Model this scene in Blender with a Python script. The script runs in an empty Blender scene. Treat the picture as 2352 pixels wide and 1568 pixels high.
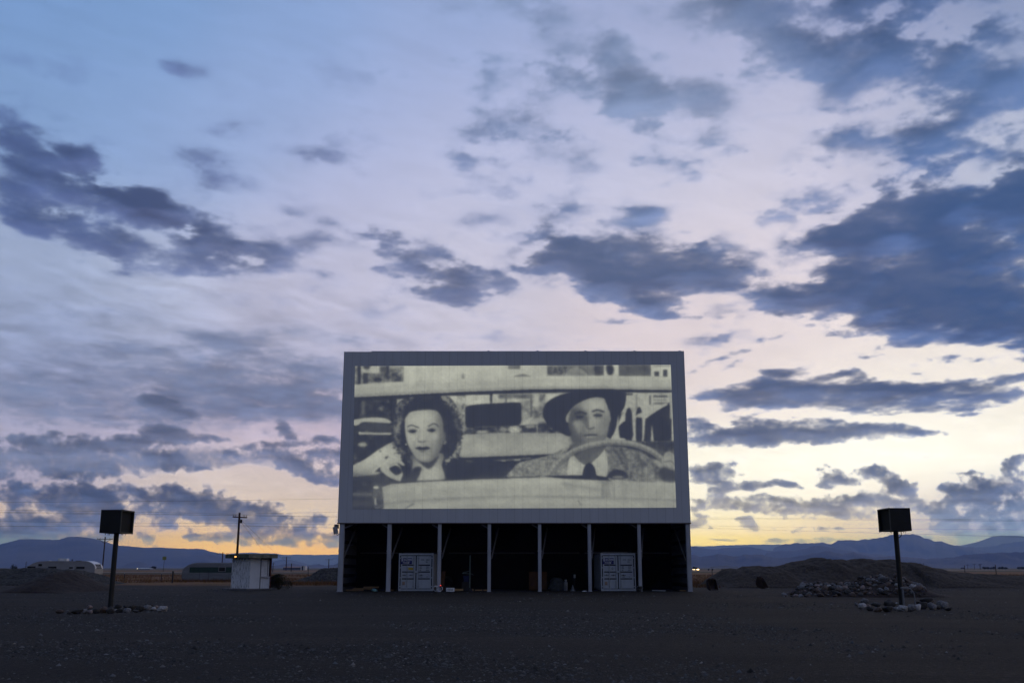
# Drive-in cinema at dusk: everything below is built in code (Blender 4.5)
import bpy, bmesh, math, random
import numpy as np
from mathutils import Vector, Matrix

# ------------------------------------------------------------------ small numpy toolkit
def fft_noise(n, beta, f0, seed, aniso=1.0):
    """tileable fractal noise, zero mean, unit deviation"""
    r = np.random.RandomState(seed)
    s = np.fft.rfft2(r.standard_normal((n, n)).astype(np.float32))
    fy = np.fft.fftfreq(n)[:, None] * n * aniso
    fx = np.fft.rfftfreq(n)[None, :] * n
    f = np.sqrt(fx * fx + fy * fy)
    amp = np.where(f >= f0, np.maximum(f, 1e-3) ** (-beta), np.maximum(f, 1e-3) / f0 * f0 ** (-beta))
    amp[0, 0] = 0
    t = np.fft.irfft2(s * amp, s=(n, n))
    t -= t.mean()
    return (t / t.std()).astype(np.float32)

def samp(t, u, v):
    """bilinear wrapped lookup, u along columns, v along rows, in texels"""
    n = t.shape[0]
    u0 = np.floor(u); v0 = np.floor(v)
    fu = (u - u0).astype(np.float32); fv = (v - v0).astype(np.float32)
    iu = u0.astype(np.int64) % n; iv = v0.astype(np.int64) % n
    ju = (iu + 1) % n; jv = (iv + 1) % n
    a = t[iv, iu] * (1 - fu) + t[iv, ju] * fu
    b = t[jv, iu] * (1 - fu) + t[jv, ju] * fu
    return a * (1 - fv) + b * fv

def sstep(a, b, x):
    t = np.clip((x - a) / (b - a), 0, 1)
    return t * t * (3 - 2 * t)

def lin(c):
    c = np.asarray(c, dtype=np.float32) / 255.0
    return np.where(c <= 0.04045, c / 12.92, ((c + 0.055) / 1.055) ** 2.4)

def blur(a, s):
    """cheap gaussian: three box passes"""
    if s < 0.4:
        return a
    r = max(1, int(round(math.sqrt(4.0 * s * s + 1) / 2 - 0.5)))
    for _ in range(3):
        for ax in (0, 1):
            p = [(0, 0), (0, 0)]; p[ax] = (r + 1, r)
            c = np.cumsum(np.pad(a, p, mode='edge'), axis=ax, dtype=np.float64)
            k = 2 * r + 1
            if ax == 0:
                a = ((c[k:] - c[:-k]) / k).astype(np.float32)
            else:
                a = ((c[:, k:] - c[:, :-k]) / k).astype(np.float32)
    return a

# ------------------------------------------------------------------ view geometry
W0, H0 = 2352.0, 1568.0           # measuring frame of the photograph
FPX = 2287.0                      # 35 mm lens on a 36 mm sensor
HORIZON = 1303.0
CAM_H = 1.62
PITCH = math.atan((HORIZON - H0 / 2) / FPX)
CP, SP = math.cos(PITCH), math.sin(PITCH)

def ray(px, py):
    x = (px - W0 / 2) / FPX
    y = -(py - H0 / 2) / FPX
    return Vector((x, CP - y * SP, SP + y * CP))

def at(px, py, Y):
    """world point seen at (px, py) on the upright plane at distance Y"""
    d = ray(px, py)
    return Vector((0, 0, CAM_H)) + d * (Y / d.y)

def gnd(px, py, z=0.0):
    d = ray(px, py)
    return Vector((0, 0, CAM_H)) + d * ((z - CAM_H) / d.z)
# ------------------------------------------------------------------ the dusk sky
SKY_TONES = [  # x, y, r, g, b: colour of the clear sky between the clouds
 (0,0,122,156,205),(350,60,126,160,208),(700,40,138,166,212),(1050,30,152,172,214),(1400,40,160,172,208),(1700,80,166,174,208),(2050,30,140,152,190),(2340,60,140,155,190),
 (0,230,132,162,205),(300,250,140,168,212),(650,220,152,174,216),(950,220,168,182,220),(1200,280,180,188,222),(1500,250,186,192,222),(1800,220,196,198,222),(2150,230,186,190,214),
 (80,560,160,176,206),(500,330,156,176,216),(800,430,184,190,222),(1100,430,198,200,224),(1400,430,204,204,224),(1700,470,216,212,226),(1950,360,206,204,222),(2300,300,190,196,214),
 (60,700,156,168,198),(380,690,186,195,219),(700,620,190,192,216),(720,730,196,194,214),(1000,620,206,204,222),(1150,760,206,200,212),(1550,740,222,210,216),(1750,650,230,219,224),(1500,780,224,211,214),
 (100,860,140,150,182),(350,850,152,160,188),(600,800,172,174,200),(750,760,198,194,210),(200,950,150,154,184),(500,940,172,168,188),(740,960,184,172,188),
 (1650,820,236,222,218),(1900,820,242,230,226),(2200,830,246,236,228),(2330,830,246,238,228),(1700,950,240,228,214),(2000,955,250,244,228),(2300,970,252,247,230),
 (50,1010,178,172,190),(300,985,196,182,194),(560,1000,200,182,194),(740,1010,206,186,196),
 (60,1100,150,146,168),(300,1105,196,184,186),(560,1082,218,204,196),(700,1120,212,196,184),(770,1150,196,180,176),(450,1115,220,206,190),
 (1620,1060,252,248,226),(1900,1050,253,249,232),(2200,1050,253,249,232),(1620,1140,252,243,218),(1850,1130,252,245,224),(2100,1140,240,228,208),(2340,1150,178,176,186),
 (40,1180,216,194,172),(250,1200,206,186,166),(430,1208,226,198,160),(640,1180,228,206,172),(760,1190,214,194,168),(480,1150,206,188,178),
 (40,1235,108,122,158),(200,1225,120,128,160),(330,1245,222,178,142),(480,1255,246,198,134),(620,1262,246,196,134),(760,1265,236,184,136),
 (1600,1200,253,240,198),(1750,1205,252,236,188),(1900,1212,244,222,178),(2020,1215,222,198,166),(2150,1210,160,164,184),(2340,1215,136,150,182),
 (1600,1248,254,226,150),(1720,1250,248,214,148),(1850,1245,222,194,160),(2000,1250,180,172,176),(2150,1255,150,156,180),(2340,1260,128,142,174)]
DARK_TONES = [  # the same for the thick parts of the clouds
 (60,400,82,94,138),(300,520,84,94,136),(600,590,104,108,142),(1250,180,118,128,162),(1650,250,128,134,164),(2050,60,66,88,136),(2200,180,100,116,156),
 (900,560,108,114,150),(1040,650,106,110,146),(1400,620,100,112,152),(1680,620,110,118,154),(1900,650,84,98,142),(2250,560,70,97,150),(2330,720,74,98,148),
 (600,850,122,126,162),(200,930,112,120,156),(400,950,96,102,140),(200,1040,104,110,146),(700,1060,104,106,142),(400,1005,92,98,138),
 (200,1150,80,92,128),(450,1160,82,95,130),(560,1180,94,103,136),(60,1230,104,116,152),(650,1230,124,122,146),
 (1750,900,98,106,142),(2100,905,92,104,142),(1800,1000,108,116,148),(1640,1090,98,104,136),(1900,1105,104,110,138),(2250,1130,98,108,144),(1800,1165,132,130,150),(2250,1220,132,146,178),
 (1620,1200,160,146,146),(1800,1210,168,152,150)]
# x, y, half width, half height, tilt in degrees (clockwise), thickness
CLOUDS = [
 (20,285,70,38,38,.5),(70,335,90,26,38,.6),(20,352,60,26,32,.7),(95,410,105,32,32,.95),(185,365,80,34,28,.95),(205,395,60,30,28,.7),
 (150,350,70,16,40,.5),(255,440,90,34,22,.9),(290,470,130,44,24,1.1),(130,500,115,42,28,1.05),(40,470,60,36,30,.7),(215,555,70,28,24,.9),(250,590,40,14,25,.5),
 (340,585,46,28,25,.55),(310,500,120,30,22,1.0),(420,520,110,30,20,1.05),(510,555,70,20,22,.8),(470,600,70,26,-4,.85),(560,592,90,26,0,1.0),(640,585,42,20,10,.7),(500,622,80,14,-2,.5),
 (360,392,44,24,20,.6),(470,368,58,26,10,.45),(490,438,42,24,40,.5),(540,425,50,14,20,.25),(345,460,60,30,35,.7),
 (440,160,44,20,6,.46),(585,292,90,16,9,.4),(745,370,46,26,10,.5),(690,350,66,16,6,.4),(640,500,62,18,-4,.42),(735,545,46,20,0,.6),(765,635,42,20,-8,.36),(700,565,30,10,0,.3),(650,235,60,10,0,.1),
 (880,552,68,28,18,.95),(840,545,50,14,5,.5),(1000,572,46,20,-22,.55),(1085,508,62,20,-6,.38),(1030,640,80,42,12,1.1),(1060,665,40,26,10,.8),(925,635,44,26,20,.65),(870,620,30,10,10,.4),(960,610,40,14,15,.5),(1150,655,42,28,18,.9),
 (1180,30,90,40,20,.34),(1250,60,80,44,30,.4),(1020,70,60,50,60,.16),(1140,185,46,28,0,.3),(1010,20,80,30,0,.2),
 (1260,165,74,30,-14,.55),(1330,185,70,34,0,.55),(1400,110,44,66,-20,.55),(1420,195,50,38,30,.6),(1500,200,34,44,-30,.35),(1345,140,40,30,0,.4),
 (1125,275,56,32,-10,.4),(1210,265,44,24,25,.5),(1265,310,76,34,35,.38),(1125,362,48,28,10,.42),(1310,345,50,40,40,.22),(1490,300,36,22,0,.36),(1525,370,60,26,10,.28),(1355,395,40,22,0,.25),
 (1625,280,58,36,14,.62),(1650,230,40,26,30,.3),(1560,310,30,20,0,.2),(1670,60,110,36,6,.6),(1790,80,110,36,14,.55),(1620,20,120,26,0,.4),(1880,60,100,50,20,.6),(1900,150,50,36,40,.45),
 (2080,20,190,66,6,1.25),(1960,40,120,50,14,.7),(2120,70,110,46,-10,.8),(2060,105,60,36,20,.5),(2230,30,110,50,-20,.7),(1930,205,70,28,-22,.5),(2000,190,70,40,20,.5),(2150,140,80,60,50,.5),(2110,210,80,60,30,.5),(2125,265,54,34,-20,.62),(2200,180,50,60,40,.4),(2310,200,70,50,-40,.62),(2300,60,60,60,0,.3),(2230,110,50,40,0,.3),
 (2230,250,84,40,-30,.62),(2170,300,60,30,-20,.5),(2320,330,60,40,-20,.62),(1880,335,50,28,-20,.32),(1600,215,60,30,0,.45),(1520,190,46,50,-30,.4),(1180,330,60,24,20,.42),(1230,230,40,24,0,.36),(1090,310,40,30,0,.42),(1700,150,70,30,10,.42),(1480,300,50,26,10,.4),
 (1965,320,82,52,-30,.62),(1960,350,60,40,0,.3),(2110,330,56,26,-15,.42),(1855,390,52,22,10,.38),(1820,440,60,16,0,.18),(2260,320,90,40,20,.3),
 (2270,470,200,80,-18,1.0),(2260,560,220,130,0,1.4),(2100,560,150,80,-20,1.1),(2030,470,130,40,-24,.7),(1985,520,90,40,-20,.8),(2330,430,90,50,-20,.9),(1910,570,80,32,-8,.6),(1835,572,36,24,-10,.45),(1935,545,60,26,10,.7),
 (1870,690,100,36,4,1.0),(1800,690,46,26,20,.7),(2000,685,150,60,4,1.1),(2150,700,200,70,6,1.3),(2300,730,130,62,10,1.3),(1960,640,90,30,-14,.7),(2345,790,60,18,10,.6),(2200,745,180,22,8,.8),(2120,772,70,8,6,.35),(2250,785,90,8,6,.4),
 (90,432,62,11,24,-.7),(120,345,60,6,38,-.55),(240,415,60,7,25,-.5),(345,545,54,15,28,-.6),(150,470,50,6,26,-.4),(2035,612,40,12,-14,-1.0),(1965,602,34,9,-20,-.5),(1900,640,30,14,-20,-.5),(1850,640,40,12,0,-.6),
 (1285,498,66,18,-16,.66),(1250,468,66,20,-4,.4),(1330,470,30,20,0,.25),(1467,488,46,16,4,.62),(1530,480,40,14,10,.25),(1445,548,86,24,8,.8),(1520,540,40,20,30,.4),(1207,560,40,22,-26,.62),(1240,528,24,12,0,.4),(1265,600,54,40,10,1.1),(1245,640,36,20,10,.6),
 (1330,600,60,40,15,1.1),(1310,560,50,18,-10,.55),(1385,625,90,36,6,1.15),(1440,600,90,34,8,1.1),(1510,600,60,34,20,1.0),(1465,655,80,38,10,1.2),(1520,660,80,40,10,1.15),(1500,695,60,16,8,.7),(1600,620,60,36,20,.9),(1570,650,80,40,10,.9),
 (1655,620,72,38,10,.8),(1685,580,44,24,20,.55),(1725,605,30,22,20,.4),(1650,650,70,20,0,.7),(1690,665,50,16,4,.5),(1420,655,60,22,10,.7),
 (1395,738,50,9,4,.55),(1420,742,26,8,4,.4),(1690,722,50,14,6,.5),(1600,785,40,14,-10,.4),(1650,728,40,14,0,.4),(1655,775,30,10,0,.3),
 (700,862,220,80,8,.66),(540,870,220,60,6,.6),(300,860,260,60,4,.45),(120,880,200,50,2,.5),(700,930,160,40,4,.66),(400,930,220,40,2,.5),(250,960,260,22,2,.5),(560,960,160,16,0,.4),(600,800,160,36,-14,.38),(560,780,90,30,-24,.25),(740,905,120,50,4,.6),(400,800,160,24,-8,.25),(300,720,160,24,-6,.2),(180,760,160,40,4,.2),(640,900,170,36,4,.5),(480,910,180,30,2,.3),(80,920,140,34,2,.6),(20,880,80,30,0,.35),(180,950,140,14,2,.36),(660,940,140,16,2,.5),
 (1190,815,90,24,-24,.2),(1120,800,120,20,-16,.16),(1050,700,90,16,-10,.2),(860,700,60,22,-14,.25),
 (365,930,42,10,16,.95),(400,944,50,14,20,1.05),(435,955,26,9,16,.8),(340,950,18,12,30,.4),(300,958,30,6,0,.3),(500,940,60,10,0,.35),(600,938,120,10,2,.4),
 (120,1022,150,18,-2,.75),(260,1022,110,22,-4,.95),(330,1010,40,14,-6,.8),(372,990,30,14,14,1.0),(400,1003,40,16,6,1.1),(468,1008,44,9,0,.95),(50,1010,60,14,0,.7),(80,1008,20,10,40,.5),
 (100,1064,230,42,0,.66),(60,1050,160,24,0,.66),(330,1052,200,28,0,.66),(160,1088,140,14,0,.5),(330,1076,120,18,0,.6),(180,1070,200,30,0,.66),(520,1062,180,20,0,.6),(560,1050,150,16,2,.6),(700,1048,110,18,4,.75),(780,1040,40,24,10,.7),(540,1040,26,8,0,.4),(620,1022,80,8,-5,.62),(700,1018,60,5,0,.4),
 (380,1066,28,18,20,.85),(405,1058,24,14,20,.7),(398,1076,24,8,10,.5),(465,1079,18,9,0,.9),(505,1081,20,6,6,.8),(650,985,18,14,30,.8),(672,998,20,9,20,.75),(745,1007,24,7,4,.85),(770,1090,30,14,12,.8),(690,1083,50,20,10,.95),(720,1092,26,12,10,.7),(660,1072,20,8,0,.5),
 (122,992,16,8,4,.9),(90,984,8,7,-40,.5),(225,975,30,12,0,.22),(150,1002,20,3,0,.4),
 (300,1099,190,11,-3,-.75),(470,1102,130,13,2,-.7),(560,1086,90,10,-4,-.6),(130,1108,60,7,-12,-.5),(320,1160,14,26,20,-.6),(80,1172,40,9,30,-.5),
 (0,1135,60,20,0,.9),(50,1130,30,16,-20,.8),(45,1160,26,16,30,.7),(105,1140,34,18,-10,.9),(185,1135,60,26,-4,1.1),(240,1145,50,30,10,1.0),(180,1165,90,20,8,.95),(270,1165,46,20,10,.8),(150,1118,40,12,-10,.6),(235,1118,22,10,0,.6),(290,1124,26,5,8,.35),
 (60,1205,110,20,-6,.75),(200,1195,80,18,6,.8),(10,1232,120,30,0,.8),(140,1225,120,22,4,.7),(300,1185,30,18,0,.6),(230,1235,60,12,0,.5),
 (350,1150,34,20,-14,.95),(390,1140,44,22,0,1.0),(415,1160,60,26,6,1.1),(450,1150,40,24,-20,.9),(500,1165,40,24,10,.95),(560,1165,60,22,8,.95),(545,1190,70,16,6,.9),(610,1175,40,14,14,.7),(460,1182,80,12,6,.8),(640,1160,40,10,10,.4),(345,1195,40,12,10,.5),(580,1200,40,10,0,.6),
 (370,1205,26,8,-10,.6),(395,1212,14,8,0,.5),(340,1222,34,12,10,.5),(440,1213,14,6,20,.4),(445,1228,30,4,-2,.62),(495,1232,42,11,6,.8),(470,1237,30,6,0,.6),(620,1225,70,18,4,.85),(700,1225,80,16,2,.7),(570,1228,40,14,10,.7),(690,1195,60,14,0,.55),(760,1205,40,14,0,.6),(740,1190,30,8,0,.5),(710,1250,90,8,2,.6),(360,1252,20,5,0,.4),(640,1246,30,6,-8,.5),
 (1690,905,56,17,-5,1.0),(1740,900,56,20,4,1.1),(1660,915,50,8,2,.7),(1800,890,70,12,-2,.7),(1810,910,80,16,4,.95),(1810,856,42,9,-4,1.05),(1780,852,30,6,0,.7),(1905,866,46,10,-8,1.05),(1930,858,34,6,-6,.7),(1950,905,140,26,2,1.2),(2060,900,120,24,2,1.15),(2170,905,120,18,0,1.05),(2270,898,100,14,-2,.9),(2320,875,60,9,-6,.85),(2340,862,50,6,-8,.7),(1980,888,120,10,-1,.7),(1960,930,70,10,2,.8),
 (2110,935,80,10,-4,.75),(2190,940,80,6,-4,.65),(2210,952,40,5,-4,.55),(1700,932,60,10,-14,.6),(1740,925,50,8,0,.5),(1650,870,60,12,-10,.3),
 (1680,812,100,7,-26,.62),(1740,795,60,5,-24,.5),(1690,838,50,8,-24,.4),(1620,838,60,8,-20,.35),(1765,800,46,5,-14,.35),(1720,805,30,10,0,.2),
 (1650,1000,100,24,0,1.0),(1720,990,100,20,0,1.1),(1830,995,130,20,2,1.1),(1940,988,120,15,2,1.1),(2040,985,90,11,3,1.0),(2110,990,50,6,4,.8),(1690,1018,90,8,-3,.7),(1600,970,30,10,10,.6),(1870,1014,40,5,-8,.3),(1615,993,30,6,-14,-.6),(1668,978,20,7,-14,-.6),
 (1620,1085,40,16,0,.9),(1660,1090,46,16,4,1.1),(1610,1105,40,7,0,.7),(1740,1112,44,8,-4,1.05),(1790,1107,34,9,6,1.05),(1815,1110,18,6,10,.8),(1700,1120,40,6,-6,.7),(1650,1125,34,6,0,.5),
 (1912,1103,36,14,4,1.1),(1940,1102,26,11,10,1.0),(1890,1075,24,8,-20,.4),(1920,1075,30,5,16,.35),(1890,1118,20,6,20,.6),(2005,1082,26,11,4,1.1),(2025,1100,40,16,20,1.0),(2065,1118,34,16,20,.9),(2040,1120,40,16,0,.7),(2110,1105,16,4,-30,.35),
 (2180,1120,24,9,-6,.8),(2215,1125,46,20,-4,1.1),(2260,1135,50,20,8,1.1),(2230,1150,60,9,0,.8),(2310,1080,40,18,-16,.8),(2340,1060,40,10,-24,.8),(2205,1087,26,3.5,-2,.9),(2330,1115,50,26,0,.7),(2130,1160,90,14,0,.75),(2290,1150,60,16,0,.6),(2280,1090,40,5,10,.4),
 (1680,1142,70,9,-2,.7),(1640,1160,60,12,-1,.8),(1760,1160,120,14,2,.95),(1900,1155,120,14,-1,.8),(2000,1160,110,16,0,.75),(1830,1178,50,8,0,.8),(1730,1172,40,9,10,.7),(1910,1178,40,7,0,.7),(1975,1182,44,8,0,.7),(1985,1150,60,12,-6,.5),(1720,1180,26,9,-20,-.7),
 (1612,1184,22,5,8,.75),(1602,1204,26,10,4,.9),(1636,1212,8,6,0,.8),(1705,1192,20,7,-6,.7),(1700,1204,30,8,6,.7),(1730,1210,14,10,30,.5),(1728,1220,18,3,0,.4),(1778,1212,12,5,10,.7),(1820,1216,22,7,-6,.6),(1850,1210,16,9,0,.5),(1890,1216,20,8,0,.75),(1930,1214,18,4,8,.5),(1830,1190,40,4,0,.5),(1985,1222,12,4,20,.4),
 (2200,1215,110,36,0,.75),(2330,1210,80,50,0,.85),(2240,1180,90,20,-8,.5),(1880,1240,110,7,0,.6),(1980,1246,80,9,0,.6),(1800,1238,40,5,-6,.4),(1745,1250,40,6,0,.3),(1595,1255,26,10,8,.8),(1640,1238,24,2,6,.5),(1690,1240,40,2,2,.4)]

def rbf(tones, PX, PY, s):
    T = np.array(tones, dtype=np.float32)
    C = lin(T[:, 2:5])
    gx, gy = PX[::8, ::8], PY[::8, ::8]
    acc = np.zeros(gx.shape + (3,), np.float32); ws = np.zeros(gx.shape, np.float32)
    for t, c in zip(T, C):
        sy = s * (0.22 + 0.78 * sstep(1250, 700, t[1]))       # finer bands towards the horizon
        d2 = ((gx - t[0]) / (s * 1.15)) ** 2 + ((gy - t[1]) / sy) ** 2
        w = np.exp(-0.5 * np.minimum(d2, 60)) / sy + 1e-9 / (1 + d2)
        acc += w[..., None] * c; ws += w
    acc /= ws[..., None]
    H, W = PX.shape
    yi = np.clip(np.arange(H) / 8.0, 0, gx.shape[0] - 1.001); xi = np.clip(np.arange(W) / 8.0, 0, gx.shape[1] - 1.001)
    y0 = yi.astype(int); x0 = xi.astype(int); fy = (yi - y0)[:, None, None].astype(np.float32); fx = (xi - x0)[None, :, None].astype(np.float32)
    r0 = acc[y0] * (1 - fy) + acc[y0 + 1] * fy
    return r0[:, x0] * (1 - fx) + r0[:, x0 + 1] * fx

def sky_colour(PX, PY):
    """radiance of the dusk sky in the direction seen at (PX, PY)"""
    PX = np.clip(PX, -900, 3300).astype(np.float32); PY = np.clip(PY, -900, 1330).astype(np.float32)
    tA = fft_noise(1024, 1.95, 5, 11); tB = fft_noise(1024, 1.8, 7, 23); tC = fft_noise(1024, 1.8, 4, 5, 1.0); tS = fft_noise(1024, 1.8, 6, 31, 0.2)
    up = HORIZON - PY
    deck = 1.0 / (np.maximum(up, -20) / FPX + 0.20)
    dx = (PX - 1176) / FPX * deck * 900; dy = deck * 1150
    low = sstep(400, 230, up)
    n1 = samp(tA, dx + 300, dy) * (1 - low) + samp(tA, PX * 2.3, PY * 3.3) * low
    n2 = samp(tB, dx * 2.1, dy * 2.1 + 77) * (1 - low) + samp(tB, PX * 4.1 + 91, PY * 5.2) * low
    wx = samp(tC, dx * 1.1 + 40, dy * 1.1 + 9) * (1 - low) + samp(tC, PX * 1.9, PY * 2.6) * low
    wy = samp(tC, dx * 1.1 + 540, dy * 1.1 + 400) * (1 - low) + samp(tC, PX * 1.9 + 511, PY * 2.6 + 333) * low
    cov = np.zeros(PX.shape, np.float32); thn = np.zeros(PX.shape, np.float32)
    cx, cy = PX[::8, ::8], PY[::8, ::8]
    for (x, y, rx, ry, a, s) in CLOUDS:
        R = max(rx, ry) * 2.1 + 12
        m = (np.abs(cx - x) < R) & (np.abs(cy - y) < R)
        if not m.any():
            continue
        rr = np.where(m.any(1))[0]; cc = np.where(m.any(0))[0]
        sl = (slice(max(0, rr[0] * 8 - 8), rr[-1] * 8 + 16), slice(max(0, cc[0] * 8 - 8), cc[-1] * 8 + 16))
        k = min(rx, ry)
        X = PX[sl] - x + wx[sl] * k * 0.42; Y = PY[sl] - y + wy[sl] * k * 0.30
        ca, sa = math.cos(math.radians(a)), math.sin(math.radians(a))
        u = (X * ca + Y * sa) / rx; v = (-X * sa + Y * ca) / ry
        g = np.exp(-0.72 * np.minimum(u * u + v * v, 30) ** 1.1)
        if 0 < s <= 0.66 and k >= 13 or (y < 430 and x > 900 or y < 640 and x < 720) and s > 0 or 690 < y < 1100 and x < 800 and s <= 0.66 and rx > 90 or 690 < y < 1000 and x < 800 and s < 0.7:
            s = s * (1.18 if y < 640 else 1.0)
            thn[sl] = thn[sl] + s * g * (1 - 0.3 * np.minimum(thn[sl], 1.5))
        elif s > 0:
            cov[sl] = cov[sl] + s * g * (1 - 0.35 * np.minimum(cov[sl], 1.6))
        else:
            cov[sl] = np.maximum(0, cov[sl] + s * g); thn[sl] = np.maximum(0, thn[sl] + s * g)
    # faint scattered shreds and broken sheets of high cloud, thickest towards the upper right
    reg = 0.25 + 0.75 * np.exp(-((PX - 1900) / 620.0) ** 2 - ((PY - 200) / 260.0) ** 2) + 0.45 * np.exp(-((PX - 1250) / 330.0) ** 2 - ((PY - 230) / 230.0) ** 2) + 0.35 * np.exp(-((PX - 1500) / 300.0) ** 2 - ((PY - 560) / 120.0) ** 2)
    reg *= sstep(1250, 1000, PY)
    tD = fft_noise(1024, 2.1, 4, 77)
    n3 = samp(tD, dx * 1.15 + wx * 7 + 130, dy * 1.5 + wy * 7 + 60)
    thn += 0.72 * reg * sstep(-0.2, 2.2, n3 + 0.22 * n2)
    cov += 0.07 * sstep(0.6, 2.4, n1 + 0.4 * n2)
    fine = samp(tB, PX * 3.1 + wx * 30, PY * 3.9 + wy * 30)
    tex = n1 * 0.70 + n2 * (0.34 - 0.16 * sstep(250, 700, up)) + fine * (0.16 - 0.10 * sstep(250, 700, up))
    amp = 0.50 * sstep(0, 0.5, cov) * (1 - 0.40 * sstep(0.9, 1.8, cov))
    halo = 0.22 * sstep(0.02, 0.6, cov)                       # thin mist round every thick cloud
    d = np.maximum(0, cov * 1.22 + tex * amp * 0.62 - 0.13)
    bank = sstep(640, 760, PY) * sstep(1130, 1060, PY) * sstep(1000, 760, PX)   # the smooth grey bank on the left
    ds = thn * np.clip(1.0 + (0.74 - 0.48 * bank) * tex, 0.03, 2.6) * (1.2 - 0.3 * bank) + halo * np.clip(0.7 + 0.7 * tex, 0, 2)
    hi = sstep(350, 900, up)
    soft = 0.58 + 0.75 * hi
    alpha = 1 - np.exp(-1.62 * d * sstep(0.0, 1.0, d / soft) - 1.5 * ds * sstep(-0.05, 0.25, ds))
    d = d + 0.5 * ds
    # light reaching the rims that face the sunken sun, low on the right
    k = max(3, int(round(12 * PX.shape[1] / max(60.0, float(PX[PX.shape[0] // 3, -1] - PX[PX.shape[0] // 3, 0])))))
    db = blur(d, k * 1.1); up_row = 1 if PY[0, 0] < PY[-1, 0] else -1
    lit = np.clip(db - np.roll(np.roll(db, -up_row * k, 0), -k // 2, 1), -0.25, 0.25)
    lit[:k + 1] = 0; lit[-k - 1:] = 0; lit[:, -k - 1:] = 0
    base = rbf(SKY_TONES, PX, PY, 120.0)
    dark = rbf(DARK_TONES, PX, PY, 190.0) * np.array([0.89, 1.03, 1.0], np.float32)
    dark = dark * (1 + bank[..., None] * np.array([0.16, 0.12, 0.0], np.float32))
    base = base * (1.0 - 0.05 * sstep(150, 420, up)[..., None])
    base = base * (1 + 0.14 * np.exp(-((PX - 1950) / 420.0) ** 2 - ((PY - 1030) / 110.0) ** 2))[..., None]
    # high thin veil: streaks that only just tint the clear sky
    veil = samp(tS, (PX * 0.96 + PY * 0.28) * 0.5 + wx * 2.5, (PY * 0.96 - PX * 0.28) * 0.62 + wy * 3) * 0.5 + n3 * 0.5
    vm = 1.2 * np.exp(-((PY - 800) / 190.0) ** 2) * sstep(1500, 300, PX) + 0.25
    base = base * (1 + 0.085 * vm * np.clip(veil, -2.2, 2.2))[..., None]
    # glowing edges where the light comes through the thin rims
    rim = alpha * (1 - alpha) * 4
    glow = np.exp(-((PY - 1080) / 190.0) ** 2) * 0.14 + 0.035
    base = base * (1 + (rim * glow)[..., None])
    shade = np.clip(1.20 - 0.23 * d + 0.13 * tex + 0.09 * n3 + 0.8 * lit, 0.72, 1.6)[..., None]
    warm = np.clip(lit * 2.4, 0, 0.5)[..., None] * np.array([0.05, 0.02, 0.0], np.float32)
    core = dark * shade + warm * dark.mean(-1, keepdims=True) * 2.0
    thin = base * 0.58 + dark * 0.55
    kk = sstep(0.25, 0.97, alpha)[..., None]
    body = thin * (1 - kk) + core * kk
    return base * (1 - alpha[..., None]) + body * alpha[..., None]
# ------------------------------------------------------------------ the projected film frame, drawn as grey values
# drawing frame: 2352 x 1160 units, rasterised at half size
FW, FH, FS = 1176, 580, 0.5

def smooth_poly(pts, k=6):
    P = np.array(pts, np.float32); n = len(P); out = []
    for i in range(n):
        p0, p1, p2, p3 = P[i - 1], P[i], P[(i + 1) % n], P[(i + 2) % n]
        for t in np.linspace(0, 1, k, endpoint=False):
            out.append(0.5 * (2 * p1 + (p2 - p0) * t + (2 * p0 - 5 * p1 + 4 * p2 - p3) * t * t + (3 * p1 - p0 - 3 * p2 + p3) * t ** 3))
    return np.array(out)

def poly_mask(pts, soft):
    P = np.asarray(pts, np.float32) * FS
    pad = int(soft * FS * 3 + 3)
    x0 = max(0, int(P[:, 0].min()) - pad); x1 = min(FW, int(P[:, 0].max()) + pad + 1)
    y0 = max(0, int(P[:, 1].min()) - pad); y1 = min(FH, int(P[:, 1].max()) + pad + 1)
    if x1 <= x0 or y1 <= y0:
        return None, None
    X, Y = np.meshgrid(np.arange(x0, x1) + 0.5, np.arange(y0, y1) + 0.5)
    ins = np.zeros(X.shape, bool)
    for i in range(len(P)):
        (ax, ay), (bx, by) = P[i - 1], P[i]
        if ay == by:
            continue
        c = ((ay > Y) != (by > Y)) & (X < (bx - ax) * (Y - ay) / (by - ay) + ax)
        ins ^= c
    return (slice(y0, y1), slice(x0, x1)), blur(ins.astype(np.float32), max(0.7, soft * FS))

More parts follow.
